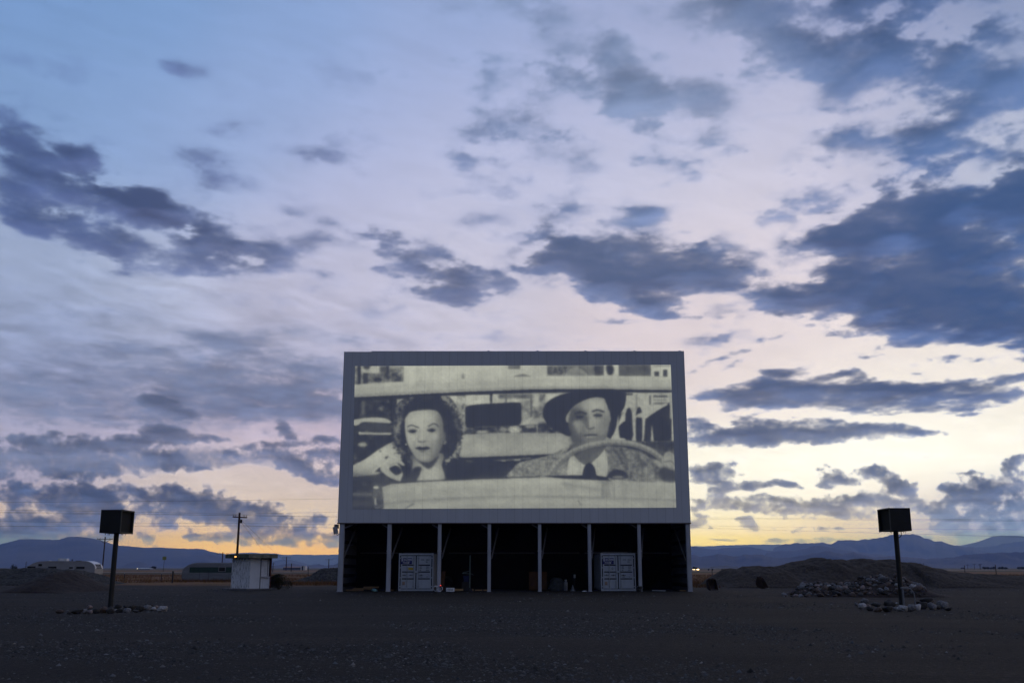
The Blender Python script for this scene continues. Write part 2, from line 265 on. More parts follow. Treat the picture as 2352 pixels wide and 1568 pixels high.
def film_frame():
    im = np.full((FH, FW), 0.86, np.float32)
    nz, nf = (np.tile(fft_noise(1024, b, f, sd), (1, 2))[:FH, :FW] for b, f, sd in ((1.1, 20, 3), (0.5, 60, 9)))
    def P(v, pts, soft=2, noise=0.0, sm=False, op=1.0, src=None):
        sl, m = poly_mask(smooth_poly(pts) if sm else pts, soft)
        if sl is None:
            return
        val = v + (noise * (nz if src is None else src)[sl] if noise else 0)
        im[sl] = im[sl] * (1 - m * op) + np.clip(val, 0, 1) * m * op
    def S(v, pts, soft=2, noise=0.0, op=1.0, src=None):
        P(v, pts, soft, noise, True, op, src)
    def B(v, x0, y0, x1, y1, soft=2, noise=0.0, op=1.0, src=None):
        P(v, [(x0, y0), (x1, y0), (x1, y1), (x0, y1)], soft, noise, False, op, src)
    def L(v, pts, w, soft=1.5, op=1.0):
        p = np.array(pts, np.float32)
        if len(p) > 2:
            q = []
            e = np.vstack([2 * p[0] - p[1], p, 2 * p[-1] - p[-2]])
            for i in range(1, len(e) - 2):
                for t in np.linspace(0, 1, 6, endpoint=False):
                    a, b, c, d = e[i - 1:i + 3]
                    q.append(0.5 * (2 * b + (c - a) * t + (2 * a - 5 * b + 4 * c - d) * t * t + (3 * b - a - 3 * c + d) * t ** 3))
            p = np.array(q + [p[-1]])
        d = np.gradient(p, axis=0); nrm = np.stack([-d[:, 1], d[:, 0]], 1); nrm /= np.linalg.norm(nrm, axis=1)[:, None] + 1e-6
        P(v, np.vstack([p + nrm * w / 2, (p - nrm * w / 2)[::-1]]), soft, op=op)
    def E(v, x, y, rx, ry, soft=2, noise=0.0, op=1.0, rot=0.0, src=None):
        t = np.linspace(0, 2 * math.pi, 28, endpoint=False); c, s = math.cos(math.radians(rot)), math.sin(math.radians(rot))
        P(v, np.stack([x + rx * np.cos(t) * c - ry * np.sin(t) * s, y + rx * np.cos(t) * s + ry * np.sin(t) * c], 1), soft, noise, op=op, src=src)
    def R(pts, c, r, lo, hi, light=(-.35, -.3, .9), soft=2, op=1.0, pw=1.0):
        """a rounded form: shaded like an ellipsoid lit from the upper left"""
        sl, m = poly_mask(smooth_poly(pts), soft)
        if sl is None: return
        X, Y = np.meshgrid((np.arange(sl[1].start, sl[1].stop) + .5) / FS, (np.arange(sl[0].start, sl[0].stop) + .5) / FS)
        u = np.clip((X - c[0]) / r[0], -1, 1); v = np.clip((Y - c[1]) / r[1], -1, 1); w = np.sqrt(np.clip(1 - u * u - v * v, 0.02, 1))
        k = np.clip((u * light[0] + v * light[1] + w * light[2]) / math.sqrt(sum(q * q for q in light)), 0, 1) ** pw
        im[sl] = im[sl] * (1 - m * op) + (lo + (hi - lo) * k) * m * op
    # street above the windscreen
    B(.90, 160, 140, 2220, 300)
    P(.50, [(180, 160), (495, 166), (495, 268), (180, 285)], 3, .10); B(.82, 225, 150, 345, 210, 4, .06); B(.14, 205, 150, 224, 285, 3); B(.18, 380, 160, 402, 262, 3)
    B(.2, 240, 208, 268, 280, 3); E(.22, 262, 166, 24, 18, 5); B(.34, 300, 215, 480, 262, 4, .12); B(.85, 405, 172, 470, 178, 2, op=.7); B(.3, 345, 165, 380, 200, 5)
    B(.45, 1150, 150, 1224, 182, 2, .04); E(.62, 866, 232, 10, 22, 3); S(.5, [(1180, 234), (1240, 214), (1300, 236)], 3); B(.82, 1300, 150, 1390, 240, 2)
    P(.46, [(1393, 150), (1750, 150), (1750, 224), (1393, 234)], 2, .03)
    for x, seg in ((1402, 'E'), (1434, 'A'), (1466, 'S'), (1496, 'T')):
        t, b, w = 172, 213, 24
        if seg == 'E': strokes = [[(x, t), (x, b)], [(x, t + 3), (x + w, t + 3)], [(x, 192), (x + w - 5, 192)], [(x, b - 3), (x + w, b - 3)]]
        elif seg == 'A': strokes = [[(x, b), (x + 11, t)], [(x + 11, t), (x + 23, b)], [(x + 5, 200), (x + 18, 200)]]
        elif seg == 'S': strokes = [[(x + 22, t + 3), (x + 2, t + 3)], [(x + 3, t), (x + 3, 192)], [(x, 192), (x + 22, 192)], [(x + 20, 192), (x + 20, b)], [(x + 22, b - 3), (x, b - 3)]]
        else: strokes = [[(x - 2, t + 3), (x + w, t + 3)], [(x + 11, t), (x + 11, b)]]
        for s_ in strokes: L(.22, s_, 8, 1)
    S(.56, [(1496, 232), (1518, 190), (1560, 166), (1600, 166), (1640, 196), (1672, 232)], 2, .03); L(.36, [(1498, 226), (1522, 188), (1562, 166)], 6); L(.34, [(1592, 164), (1628, 188), (1664, 224)], 8)
    B(.3, 1690, 160, 1748, 225, 4, .06); B(.88, 1750, 150, 1760, 230); S(.16, [(1764, 160), (1800, 156), (1812, 186), (1800, 220), (1772, 214)], 4); B(.36, 1842, 150, 2046, 238, 2, .04); B(.9, 2046, 150, 2185, 240, 2); B(.22, 2066, 198, 2096, 232, 3); B(.2, 2120, 186, 2148, 236, 3); B(.55, 2060, 158, 2170, 166, 3)
    # windscreen rail
    S(.80, [(150, 290), (500, 262), (1000, 240), (1500, 226), (2200, 236), (2210, 317), (1700, 309), (1300, 311), (900, 326), (500, 346), (150, 364)], 1.5, .012)
    L(.90, [(180, 296), (500, 272), (1000, 249), (1500, 235), (2180, 244)], 12, 5, .8); L(.58, [(180, 352), (500, 336), (900, 317), (1300, 303), (1700, 300), (2180, 308)], 12, 5, .7)
    # behind the people
    P(.70, [(160, 362), (500, 345), (900, 326), (1300, 312), (1700, 309), (2210, 318), (2210, 900), (160, 900)], 2, .05)
    B(.15, 150, 366, 450, 830, 3, .05); B(.42, 228, 385, 250, 475, 4); E(.33, 360, 430, 26, 18, 6, .1); E(.34, 330, 385, 30, 9, 6); B(.4, 390, 380, 402, 400, 3); B(.28, 270, 400, 300, 450, 8)
    S(.80, [(170, 508), (290, 491), (380, 497), (418, 526), (330, 523), (240, 521), (205, 540), (170, 536)], 2); L(.82, [(212, 590), (300, 592), (416, 594)], 14, 2); E(.8, 218, 588, 8, 8, 2); E(.7, 262, 580, 10, 8, 4); S(.24, [(230, 530), (330, 530), (410, 540), (420, 575), (240, 575)], 6)
    E(.72, 236, 662, 28, 13, 4); E(.4, 285, 622, 8, 6, 3); E(.45, 300, 608, 5, 5, 2); E(.34, 190, 745, 14, 8, 4)
    P(.10, [(160, 364), (500, 347), (900, 327), (1300, 312), (1700, 309), (2210, 318), (2210, 336), (1700, 330), (1300, 335), (900, 350), (500, 372), (160, 384)], 2)
    B(.76, 760, 352, 880, 600, 3, .08); B(.86, 880, 348, 1036, 410, 3, .04); B(.58, 800, 400, 880, 560, 6, .12); B(.84, 1050, 342, 1300, 400, 3, .05); B(.40, 1090, 345, 1290, 372, 4, .06); B(.62, 1230, 380, 1320, 470, 4, .1); B(.3, 1290, 345, 1298, 500, 2); B(.82, 1310, 345, 1350, 420, 3); B(.5, 1345, 345, 1380, 440, 4, .1); B(.86, 1385, 342, 1470, 390, 3); B(.45, 1310, 440, 1400, 500, 4, .12); S(.82, [(1230, 540), (1290, 490), (1300, 500), (1250, 556)], 2); B(.7, 1310, 500, 1390, 520, 3); B(.42, 1130, 352, 1140, 400, 3)
    P(.22, [(870, 555), (1240, 540), (1560, 520), (1560, 596), (870, 600)], 3, .10); E(.72, 985, 582, 40, 10, 4); E(.78, 1190, 566, 44, 24, 4, .1); E(.62, 1120, 566, 26, 14, 4); E(.7, 1285, 548, 34, 9, 4); B(.7, 1326, 520, 1334, 590, 2); E(.7, 1270, 570, 8, 6, 3); E(.66, 1420, 560, 8, 6, 3); E(.6, 1465, 572, 12, 6, 3); E(.66, 1508, 576, 6, 5, 2); E(.14, 1290, 575, 40, 12, 4); E(.15, 1420, 540, 90, 20, 6, op=.7)
    # arcaded building on the right
    P(.80, [(1880, 338), (2210, 332), (2210, 650), (1790, 640)], 2, .04)
    B(.25, 1886, 338, 1930, 350, 2); B(.45, 1950, 345, 1957, 440, 2); B(.3, 2035, 350, 2044, 410, 3); B(.35, 2060, 350, 2150, 364, 3, .1); B(.5, 2060, 376, 2140, 384, 3); B(.3, 2064, 396, 2150, 408, 4)
    for x, w, y in ((1906, 19, 430), (1970, 17, 424)):
        S(.13, [(x - w, 640), (x - w, y + 40), (x, y), (x + w, y + 40), (x + w, 640)], 2); B(.13, x - w, y + 30, x + w, 626, 1.5)
    P(.12, [(2010, 500), (2160, 396), (2174, 480), (2174, 640), (2000, 640)], 3, .04); P(.78, [(1945, 490), (1960, 470), (2142, 398), (2150, 412), (1992, 492)], 2); B(.7, 2164, 345, 2178, 500, 2); B(.13, 2010, 520, 2040, 650, 3); S(.8, [(2050, 540), (2058, 600), (2062, 648), (2045, 648)], 2); B(.1, 1835, 545, 1928, 612, 4); S(.1, [(1840, 560), (1870, 520), (1900, 520), (1926, 570), (1926, 615), (1840, 615)], 3)
    B(.3, 1790, 640, 2210, 660, 4, .05); P(.20, [(1790, 655), (2210, 640), (2210, 760), (1790, 740)], 5, .05); B(.34, 2020, 690, 2210, 720, 8, .05)
    # car body behind the seats
    R([(-200, 604), (820, 604), (1100, 588), (1560, 590), (1560, 702), (1430, 722), (1000, 738), (800, 748)], (1150, 690), (520, 130), .52, .80, (.05, .1, .9)) if False else P(.70, [(820, 604), (1100, 588), (1560, 590), (1560, 702), (1430, 722), (1000, 738), (800, 748)], 2, .015); L(.62, [(850, 612), (1100, 598), (1540, 600)], 16, 8, .8); L(.80, [(840, 700), (1100, 690), (1500, 680)], 40, 16, .5)
    P(.10, [(780, 746), (1000, 738), (1430, 720), (1300, 760), (1230, 780), (1180, 880), (700, 890), (740, 760)], 2, .02); L(.55, [(1060, 760), (1150, 757), (1290, 745)], 9, 2, .8); E(.7, 1120, 762, 16, 5, 2); E(.7, 1205, 757, 22, 6, 2); E(.45, 905, 764, 30, 4, 3); L(.2, [(860, 790), (950, 770), (1060, 780)], 10, 5)
    # mirror
    S(.11, [(880, 440), (892, 420), (960, 408), (1100, 400), (1210, 396), (1230, 412), (1232, 500), (1222, 532), (1180, 543), (1000, 548), (900, 556), (882, 536)], 1.5); P(.11, [(1034, 335), (1050, 335), (1046, 404), (1038, 404)], 1.5)
    # woman: arm, dress, hair, face
    P(.11, [(150, 870), (330, 850), (520, 720), (860, 740), (820, 900), (150, 930)], 4, .02)
    R([(160, 802), (250, 752), (340, 690), (430, 645), (480, 680), (500, 740), (430, 770), (330, 806), (290, 840), (160, 862)], (330, 745), (260, 120), .46, .88, (-.1, -.3, .9))
    S(.13, [(438, 470), (452, 410), (500, 372), (580, 352), (690, 350), (770, 362), (812, 400), (846, 468), (866, 550), (862, 640), (842, 720), (820, 780), (770, 860), (600, 870), (540, 800), (500, 745), (456, 690), (428, 630), (420, 560)], 3, .03)
    S(.38, [(438, 480), (452, 416), (500, 376), (560, 364), (545, 400), (500, 430), (484, 500), (470, 560), (478, 620), (470, 660), (440, 640), (424, 570)], 4, .16, .9); S(.28, [(770, 370), (812, 404), (846, 470), (864, 550), (856, 620), (826, 600), (812, 520), (786, 450), (752, 400)], 6, .12, .85); S(.34, [(852, 640), (846, 710), (826, 760), (816, 700), (830, 650)], 4, .2); S(.3, [(480, 680), (520, 740), (500, 760), (462, 700)], 4, .15)
    rc = random.Random(8)
    for i in range(230):                                   # curls: dark locks over the outline, lit ones inside
        a = rc.uniform(1.9, 7.5); rr_ = rc.uniform(0.74, 1.04); c_, s_ = math.cos(a), math.sin(a)
        x, y = 642 + 216 * rr_ * c_, 575 + 222 * rr_ * s_
        v_ = .12 if rr_ > .97 else rc.choice((.09, .14, .20, .30, .44 if c_ < 0 else .28))
        r1 = rc.uniform(5, 13); t_ = math.radians(rc.uniform(0, 360))
        L(v_, [(x - r1 * math.cos(t_), y - r1 * math.sin(t_)), (x + r1 * .4 * math.sin(t_), y - r1 * .4 * math.cos(t_)), (x + r1 * math.cos(t_), y + r1 * math.sin(t_))], rc.uniform(3, 7), 1.5, .75)
    for i in range(60):                                    # ragged outer edge of the hair
        a = rc.uniform(-1.15, 1.05); rr_ = rc.uniform(1.0, 1.09); x, y = 642 + 216 * rr_ * math.cos(a), 575 + 222 * rr_ * math.sin(a)
        E(.62 if y < 600 else .72, x, y, rc.uniform(4, 11), rc.uniform(4, 11), 2, op=.8)
    for i in range(26):
        a = rc.uniform(2.0, 4.3); rr_ = rc.uniform(1.0, 1.07); E(rc.choice((.14, .16, .34)), 642 + 216 * rr_ * math.cos(a), 575 + 222 * rr_ * math.sin(a), rc.uniform(5, 12), rc.uniform(5, 12), 2, op=.8)
    R([(545, 725), (735, 715), (734, 790), (742, 884), (580, 890), (596, 836), (560, 842), (540, 838), (548, 780)], (660, 800), (120, 150), .34, .80, (-.1, .35, .85)); S(.78, [(620, 826), (690, 810), (736, 820), (738, 884), (600, 888)], 10, op=.6)
    S(.15, [(536, 832), (570, 800), (606, 806), (590, 850), (566, 892), (530, 892)], 4)
    S(.22, [(560, 742), (610, 766), (660, 764), (716, 726), (690, 780), (650, 812), (600, 780)], 5); 
    R([(506, 486), (530, 456), (600, 444), (680, 442), (718, 466), (738, 520), (744, 590), (738, 652), (722, 700), (690, 742), (648, 766), (610, 764), (572, 742), (540, 700), (516, 650), (504, 590), (500, 530)], (606, 596), (156, 196), .44, .84, (-.30, -.25, .9))
    R([(690, 470), (738, 520), (744, 590), (738, 655), (716, 712), (690, 742), (690, 690), (708, 620), (704, 540)], (640, 590), (112, 190), .38, .78, (-.6, -.1, .75), 14, .6)
    S(.90, [(560, 470), (660, 460), (690, 500), (640, 530), (570, 520)], 20, op=.55); E(.88, 560, 618, 24, 20, 12, op=.7); E(.88, 690, 610, 20, 18, 12, op=.6); E(.84, 618, 742, 34, 14, 9, op=.6); E(.60, 560, 690, 16, 34, 12, op=.55); E(.60, 676, 690, 14, 30, 10, op=.55); E(.64, 612, 726, 38, 7, 5, op=.6)
    for pts in ([(516, 552), (542, 540), (590, 556)], [(646, 548), (684, 530), (714, 548)]): L(.18, pts, 6.5, 1.5)
    for x, y in ((548, 580), (668, 574)):
        E(.50, x, y - 7, 34, 13, 5, op=.8); E(.10, x, y, 22, 7.5, 2); E(.06, x + 1, y - 1, 9, 8, 1.5); L(.08, [(x - 26, y - 1), (x, y - 8), (x + 27, y - 3)], 4.5, 1.2); L(.6, [(x - 20, y + 12), (x, y + 15), (x + 20, y + 11)], 4, 2); E(.7, x - 8, y + 1, 4, 3, 1)
    L(.60, [(596, 566), (592, 604), (578, 634)], 10, 4, .8); L(.32, [(582, 640), (600, 644), (616, 645), (634, 638)], 7, 2); E(.92, 612, 618, 10, 20, 6, op=.6); L(.58, [(566, 640), (556, 672)], 7, 4, .8); L(.6, [(650, 640), (676, 664)], 7, 4, .8)
    S(.13, [(566, 684), (592, 674), (612, 679), (634, 673), (662, 684), (632, 694), (598, 696)], 1.5); S(.46, [(590, 697), (612, 699), (642, 695), (622, 709), (604, 709)], 2); E(.88, 755, 645, 5, 6, 1.5); E(.85, 748, 655, 6, 4, 1.5); E(.84, 508, 660, 6, 6, 1.5); S(.42, [(740, 590), (756, 600), (752, 640), (742, 650)], 4)
    S(.13, [(500, 490), (540, 452), (620, 440), (700, 442), (740, 480), (752, 560), (770, 500), (740, 400), (600, 372), (500, 420)], 4, .02)
    S(.80, [(345, 808), (372, 762), (420, 734), (462, 746), (500, 786), (486, 792), (450, 772), (470, 800), (490, 846), (478, 838), (486, 852), (460, 898), (400, 862), (366, 838)], 2, .01); S(.13, [(404, 808), (440, 792), (470, 806), (480, 834), (448, 850), (418, 832)], 2); L(.92, [(346, 702), (400, 722), (440, 744)], 7, 1.2); E(.3, 347, 702, 6, 7, 1.5); L(.88, [(296, 836), (350, 790), (420, 742)], 9, 1.5); S(.2, [(376, 738), (398, 735), (382, 752)], 2); L(.58, [(410, 790), (450, 776), (476, 812)], 5, 2); L(.4, [(430, 720), (462, 708)], 5, 2)
    E(.14, 548, 580, 20, 6, 2, op=.6); E(.14, 668, 574, 20, 6, 2, op=.6)
    # man: coat, shirt, head, hat
    S(.56, [(1168, 872), (1176, 812), (1230, 770), (1400, 730), (1520, 680), (1560, 760), (1560, 880)], 2, .085); S(.46, [(1730, 690), (1830, 672), (1930, 690), (2020, 730), (2085, 790), (2120, 884), (1730, 880)], 2, .085)
    for pts, v in (([(1250, 860), (1236, 820), (1210, 810)], .3), ([(1850, 690), (1890, 760), (1886, 860)], .22), ([(1960, 720), (1990, 790), (1990, 870)], .3), ([(2050, 770), (2070, 820), (2080, 880)], .28), ([(1810, 690), (1850, 740), (1866, 780)], .24), ([(1500, 700), (1530, 770), (1538, 850)], .25), ([(1420, 740), (1470, 760)], .26)): L(v, pts, 13, 5, .75)
    S(.80, [(1528, 764), (1556, 728), (1600, 750), (1650, 790), (1750, 680), (1756, 880), (1540, 880)], 2); L(.6, [(1560, 740), (1600, 800), (1580, 870)], 8, 4, .6); S(.36, [(1540, 660), (1740, 660), (1752, 690), (1700, 750), (1640, 790), (1570, 740)], 3, .02); L(.85, [(1536, 690), (1548, 730)], 6, 1.5); S(.14, [(1512, 716), (1530, 684), (1540, 690), (1528, 740)], 2)
    S(.09, [(1620, 890), (1622, 812), (1652, 776), (1680, 788), (1698, 830), (1696, 890)], 1.5)
    P(.1, [(1770, 420), (1890, 330), (1870, 440), (1832, 560), (1790, 626), (1764, 610)], 3); S(.8, [(1842, 470), (1828, 540), (1812, 610), (1830, 640), (1850, 640), (1842, 560)], 3); E(.6, 1866, 450, 10, 26, 4, .2)
    R([(1536, 470), (1580, 400), (1690, 362), (1752, 372), (1778, 440), (1786, 500), (1778, 560), (1766, 610), (1740, 652), (1690, 682), (1610, 684), (1566, 656), (1540, 610), (1526, 560)], (1650, 510), (150, 200), .22, .72, (.35, -.35, .85))
    S(.76, [(1650, 400), (1700, 376), (1748, 384), (1764, 440), (1740, 438), (1680, 440), (1640, 436)], 8, op=.8); S(.70, [(1670, 500), (1760, 500), (1764, 560), (1744, 600), (1700, 580), (1672, 540)], 10, op=.8)
    S(.26, [(1534, 470), (1560, 430), (1610, 440), (1640, 460), (1644, 500), (1628, 520), (1620, 560), (1600, 600), (1576, 560), (1548, 520)], 11, op=.75); S(.66, [(1556, 520), (1590, 510), (1620, 520), (1616, 560), (1596, 600), (1572, 560)], 6, op=.8); S(.40, [(1536, 590), (1590, 640), (1660, 672), (1740, 640), (1690, 684), (1610, 686), (1560, 656)], 8, op=.8); S(.34, [(1634, 480), (1652, 510), (1656, 545), (1640, 556), (1628, 520)], 4, op=.8)
    S(.44, [(1724, 500), (1774, 480), (1782, 540), (1764, 606), (1736, 640), (1720, 590)], 14, op=.6); S(.48, [(1640, 620), (1720, 612), (1740, 650), (1680, 676), (1620, 660)], 12, op=.7); E(.34, 1560, 620, 30, 40, 14, op=.6)
    L(.16, [(1566, 468), (1600, 458), (1642, 468)], 12, 3); L(.16, [(1674, 454), (1710, 444), (1752, 456)], 11, 2.5); E(.15, 1598, 488, 26, 8, 3); E(.14, 1712, 480, 27, 9, 3); E(.40, 1712, 466, 34, 14, 6, op=.6); L(.1, [(1682, 478), (1712, 472), (1742, 478)], 5, 1.5); L(.42, [(1690, 494), (1715, 498), (1740, 492)], 5, 3)
    L(.26, [(1640, 556), (1668, 562), (1692, 552)], 8, 2); E(.78, 1668, 530, 12, 22, 6, op=.6); L(.18, [(1624, 606), (1662, 600), (1708, 602)], 9, 2); L(.70, [(1640, 614), (1670, 614), (1700, 611)], 6, 3); L(.42, [(1640, 630), (1690, 628)], 7, 4); S(.62, [(1780, 444), (1796, 440), (1796, 490), (1784, 524)], 2)
    S(.10, [(1368, 446), (1390, 398), (1450, 358), (1530, 334), (1620, 318), (1800, 314), (1880, 332), (1884, 400), (1862, 452), (1800, 500), (1786, 450), (1760, 390), (1748, 368), (1684, 364), (1606, 390), (1552, 428), (1510, 500), (1540, 604), (1480, 588), (1404, 540), (1374, 494)], 2, .012); L(.26, [(1470, 500), (1500, 560), (1530, 596)], 8, 5, .8)
    # steering wheel and hand
    WH = [(1398, 862), (1440, 800), (1500, 742), (1570, 698), (1680, 662), (1800, 648), (1920, 656), (2030, 692), (2100, 740), (2150, 786)]
    L(.14, [(x, y + 14) for x, y in WH], 18, 4, .8); L(.56, WH, 34, 2); L(.74, [(x, y - 8) for x, y in WH], 11, 4, .9); L(.38, [(x, y + 11) for x, y in WH], 8, 3, .7)
    for i, (x, y) in enumerate(WH[:-1]):
        x2, y2 = WH[i + 1]
        for t in (.2, .5, .8): E(.4, x + (x2 - x) * t, y + (y2 - y) * t, 6, 13, 3, op=.5, rot=math.degrees(math.atan2(y2 - y, x2 - x)))
    S(.64, [(2112, 760), (2132, 716), (2160, 704), (2190, 722), (2205, 760), (2205, 826), (2170, 806), (2130, 800)], 3, .03); L(.36, [(2126, 770), (2170, 764), (2196, 790)], 6, 3); S(.2, [(2110, 800), (2205, 830), (2205, 890), (2110, 880)], 6)
    S(.10, [(1776, 868), (1790, 832), (1830, 816), (1880, 830), (1896, 870)], 2); E(.5, 1838, 862, 36, 8, 3)
    # bonnet
    P(.16, [(150, 862), (340, 846), (470, 890), (380, 1080), (150, 1080)], 3, .03); L(.4, [(170, 860), (260, 852), (345, 850)], 5, 2); B(.34, 160, 958, 300, 980, 4); B(.26, 160, 1012, 300, 1040, 6)
    P(.74, [(340, 930), (420, 905), (600, 890), (1000, 874), (1400, 866), (1700, 872), (2220, 906), (2220, 1080), (380, 1080), (362, 1000)], 2, .012); L(.84, [(380, 950), (700, 912), (1100, 892), (1500, 886), (1700, 890)], 26, 12, .7); P(.68, [(370, 1032), (700, 1000), (1100, 985), (1500, 985), (2220, 1010), (2220, 1080), (360, 1080)], 6); L(.50, [(360, 1028), (600, 1004), (1000, 986), (1400, 982), (1760, 990), (2210, 1004)], 12, 5, .8); L(.80, [(520, 1052), (900, 1020), (1400, 1012), (2000, 1030)], 18, 9, .6)
    for x_, w_ in ((500, .07), (1150, -.05), (1950, .06)):
        E(.74 - w_ * 1.4, x_, 940, 240, 60, 50, op=.5)
    L(.66, [(400, 990), (800, 955), (1400, 940), (2190, 965)], 34, 14, .5); L(.56, [(1480, 900), (1600, 922), (1740, 942)], 12, 7, .8); P(.60, [(1744, 886), (1790, 872), (1808, 900), (1822, 992), (1738, 996)], 4); L(.44, [(1742, 890), (1738, 990)], 8, 4, .8); L(.78, [(1790, 890), (1802, 980)], 14, 5, .8); L(.42, [(1586, 1004), (1606, 1034)], 7, 2); L(.4, [(500, 1056), (560, 1024)], 7, 3)
    L(.14, [(440, 896), (700, 884), (1000, 870), (1350, 860)], 8, 2, .8); P(.1, [(1340, 854), (1700, 852), (1800, 868), (1792, 884), (1500, 872)], 2, .03); E(.5, 1360, 858, 26, 7, 3, .1); E(.6, 1786, 874, 10, 8, 3)
    S(.34, [(300, 930), (330, 912), (356, 926), (366, 1010), (350, 1056), (310, 1050), (296, 990)], 3, .05); E(.85, 320, 926, 18, 9, 3); E(.85, 316, 1012, 5, 22, 3)
    big = np.tile(fft_noise(1024, 2.0, 3, 44), (1, 2))[:FH, :FW]; mid = np.tile(fft_noise(1024, 1.4, 12, 45), (1, 2))[:FH, :FW]
    im = blur(im, 1.1) * 0.78 + blur(im, 6.0) * 0.22
    im = im * (1 + 0.02 * big + 0.014 * mid) + 0.008 * mid + 0.022 * nf * (0.25 + im)
    return np.clip(im, 0, 1)

def film_lookup(im, s, t):
    """s, t in 0..1 across the frame, t downwards; the frame is a slightly keystoned quadrilateral"""
    xl = 188 + (172 - 188) * t; xr = 2168 + (2203 - 2168) * t
    X = xl + (xr - xl) * s
    yl = 163 + (1058 - 163) * t; yr = 155 + (1049 - 155) * t
    Y = yl + (yr - yl) * s
    u = np.clip(X * FS - 0.5, 0, FW - 1.01); v = np.clip(Y * FS - 0.5, 0, FH - 1.01)
    u0 = u.astype(int); v0 = v.astype(int); fu = u - u0; fv = v - v0
    return ((im[v0, u0] * (1 - fu) + im[v0, u0 + 1] * fu) * (1 - fv) + (im[v0 + 1, u0] * (1 - fu) + im[v0 + 1, u0 + 1] * fu) * fv).astype(np.float32)
# ------------------------------------------------------------------ scene helpers
scene = bpy.context.scene
COL = scene.collection
random.seed(7)

class MB:
    """collects boxes, tubes and prisms that become ONE mesh"""
    def __init__(self):
        self.v = []; self.f = []
    def add(self, vs, fs):
        b = len(self.v); self.v += [tuple(p) for p in vs]; self.f += [tuple(b + i for i in f) for f in fs]; return self
    def box(self, x0, x1, y0, y1, z0, z1):
        return self.add([(x0, y0, z0), (x1, y0, z0), (x1, y1, z0), (x0, y1, z0), (x0, y0, z1), (x1, y0, z1), (x1, y1, z1), (x0, y1, z1)],
                        [(0, 3, 2, 1), (4, 5, 6, 7), (0, 1, 5, 4), (1, 2, 6, 5), (2, 3, 7, 6), (3, 0, 4, 7)])
    def bar(self, a, b, w, h=None):
        """square bar from a to b"""
        a = Vector(a); b = Vector(b); h = h or w; d = (b - a).normalized()
        s = d.cross(Vector((0, 0, 1)))
        s = s.normalized() if s.length > 1e-4 else Vector((1, 0, 0))
        u = s.cross(d)
        vs = [p + s * (w / 2) * i + u * (h / 2) * j for p in (a, b) for i, j in ((-1, -1), (1, -1), (1, 1), (-1, 1))]
        return self.add(vs, [(0, 1, 2, 3), (7, 6, 5, 4), (0, 4, 5, 1), (1, 5, 6, 2), (2, 6, 7, 3), (3, 7, 4, 0)])
    def tube(self, pts, r, n=8, caps=True):
        pts = [Vector(p) for p in pts]; rs = r if isinstance(r, (list, tuple)) else [r] * len(pts)
        vs = []; fs = []
        for i, p in enumerate(pts):
            d = (pts[min(i + 1, len(pts) - 1)] - pts[max(i - 1, 0)]).normalized()
            s = d.cross(Vector((0, 0, 1)))
            s = s.normalized() if s.length > 1e-3 else Vector((1, 0, 0))
            u = s.cross(d)
            for k in range(n):
                a = 2 * math.pi * k / n
                vs.append(p + (s * math.cos(a) + u * math.sin(a)) * rs[i])
        for i in range(len(pts) - 1):
            for k in range(n):
                fs.append((i * n + k, i * n + (k + 1) % n, (i + 1) * n + (k + 1) % n, (i + 1) * n + k))
        if caps:
            fs.append(tuple(range(n))[::-1]); fs.append(tuple(range((len(pts) - 1) * n, len(pts) * n)))
        return self.add(vs, fs)
    def lathe(self, prof, n=16, c=(0, 0, 0)):
        vs = [(c[0] + r * math.cos(2 * math.pi * k / n), c[1] + r * math.sin(2 * math.pi * k / n), c[2] + z) for r, z in prof for k in range(n)]
        fs = [(i * n + k, i * n + (k + 1) % n, (i + 1) * n + (k + 1) % n, (i + 1) * n + k) for i in range(len(prof) - 1) for k in range(n)]
        fs.append(tuple(range(n))[::-1]); fs.append(tuple(range((len(prof) - 1) * n, len(prof) * n)))
        return self.add(vs, fs)
    def prism(self, prof, y0, y1):
        """outline in x, z pushed from y0 to y1"""
        n = len(prof)
        vs = [(x, y0, z) for x, z in prof] + [(x, y1, z) for x, z in prof]
        return self.add(vs, [tuple(range(n)), tuple(range(n, 2 * n))[::-1]] + [(i, i + n, (i + 1) % n + n, (i + 1) % n) for i in range(n)])
    def build(self, name, m, parent=None, loc=(0, 0, 0), rz=0.0, smooth=False, bevel=0.0):
        me = bpy.data.meshes.new(name)
        me.from_pydata(self.v, [], self.f)
        bm = bmesh.new(); bm.from_mesh(me)
        bmesh.ops.recalc_face_normals(bm, faces=bm.faces)
        bm.to_mesh(me); bm.free()
        return link(name, me, m, parent, loc, rz, smooth, bevel)

def link(name, me, m, parent=None, loc=(0, 0, 0), rz=0.0, smooth=False, bevel=0.0):
    o = bpy.data.objects.new(name, me); COL.objects.link(o)
    if m is not None:
        me.materials.append(m)
    o.location = loc; o.rotation_euler = (0, 0, rz)
    if parent is not None:
        o.parent = parent
    if smooth:
        me.polygons.foreach_set('use_smooth', [True] * len(me.polygons))
    if bevel:
        b = o.modifiers.new('bevel', 'BEVEL'); b.width = bevel; b.segments = 2; b.limit_method = 'ANGLE'
    return o

def np_mesh(name, verts, faces):
    """fast mesh from numpy arrays; faces is (n, 3) or (n, 4)"""
    me = bpy.data.meshes.new(name); k = faces.shape[1]
    me.vertices.add(len(verts)); me.vertices.foreach_set('co', np.ascontiguousarray(verts, np.float32).ravel())
    me.loops.add(len(faces) * k); me.loops.foreach_set('vertex_index', np.ascontiguousarray(faces, np.int32).ravel())
    me.polygons.add(len(faces)); me.polygons.foreach_set('loop_start', np.arange(0, len(faces) * k, k, dtype=np.int32))
    me.update(calc_edges=True); me.validate()
    return me

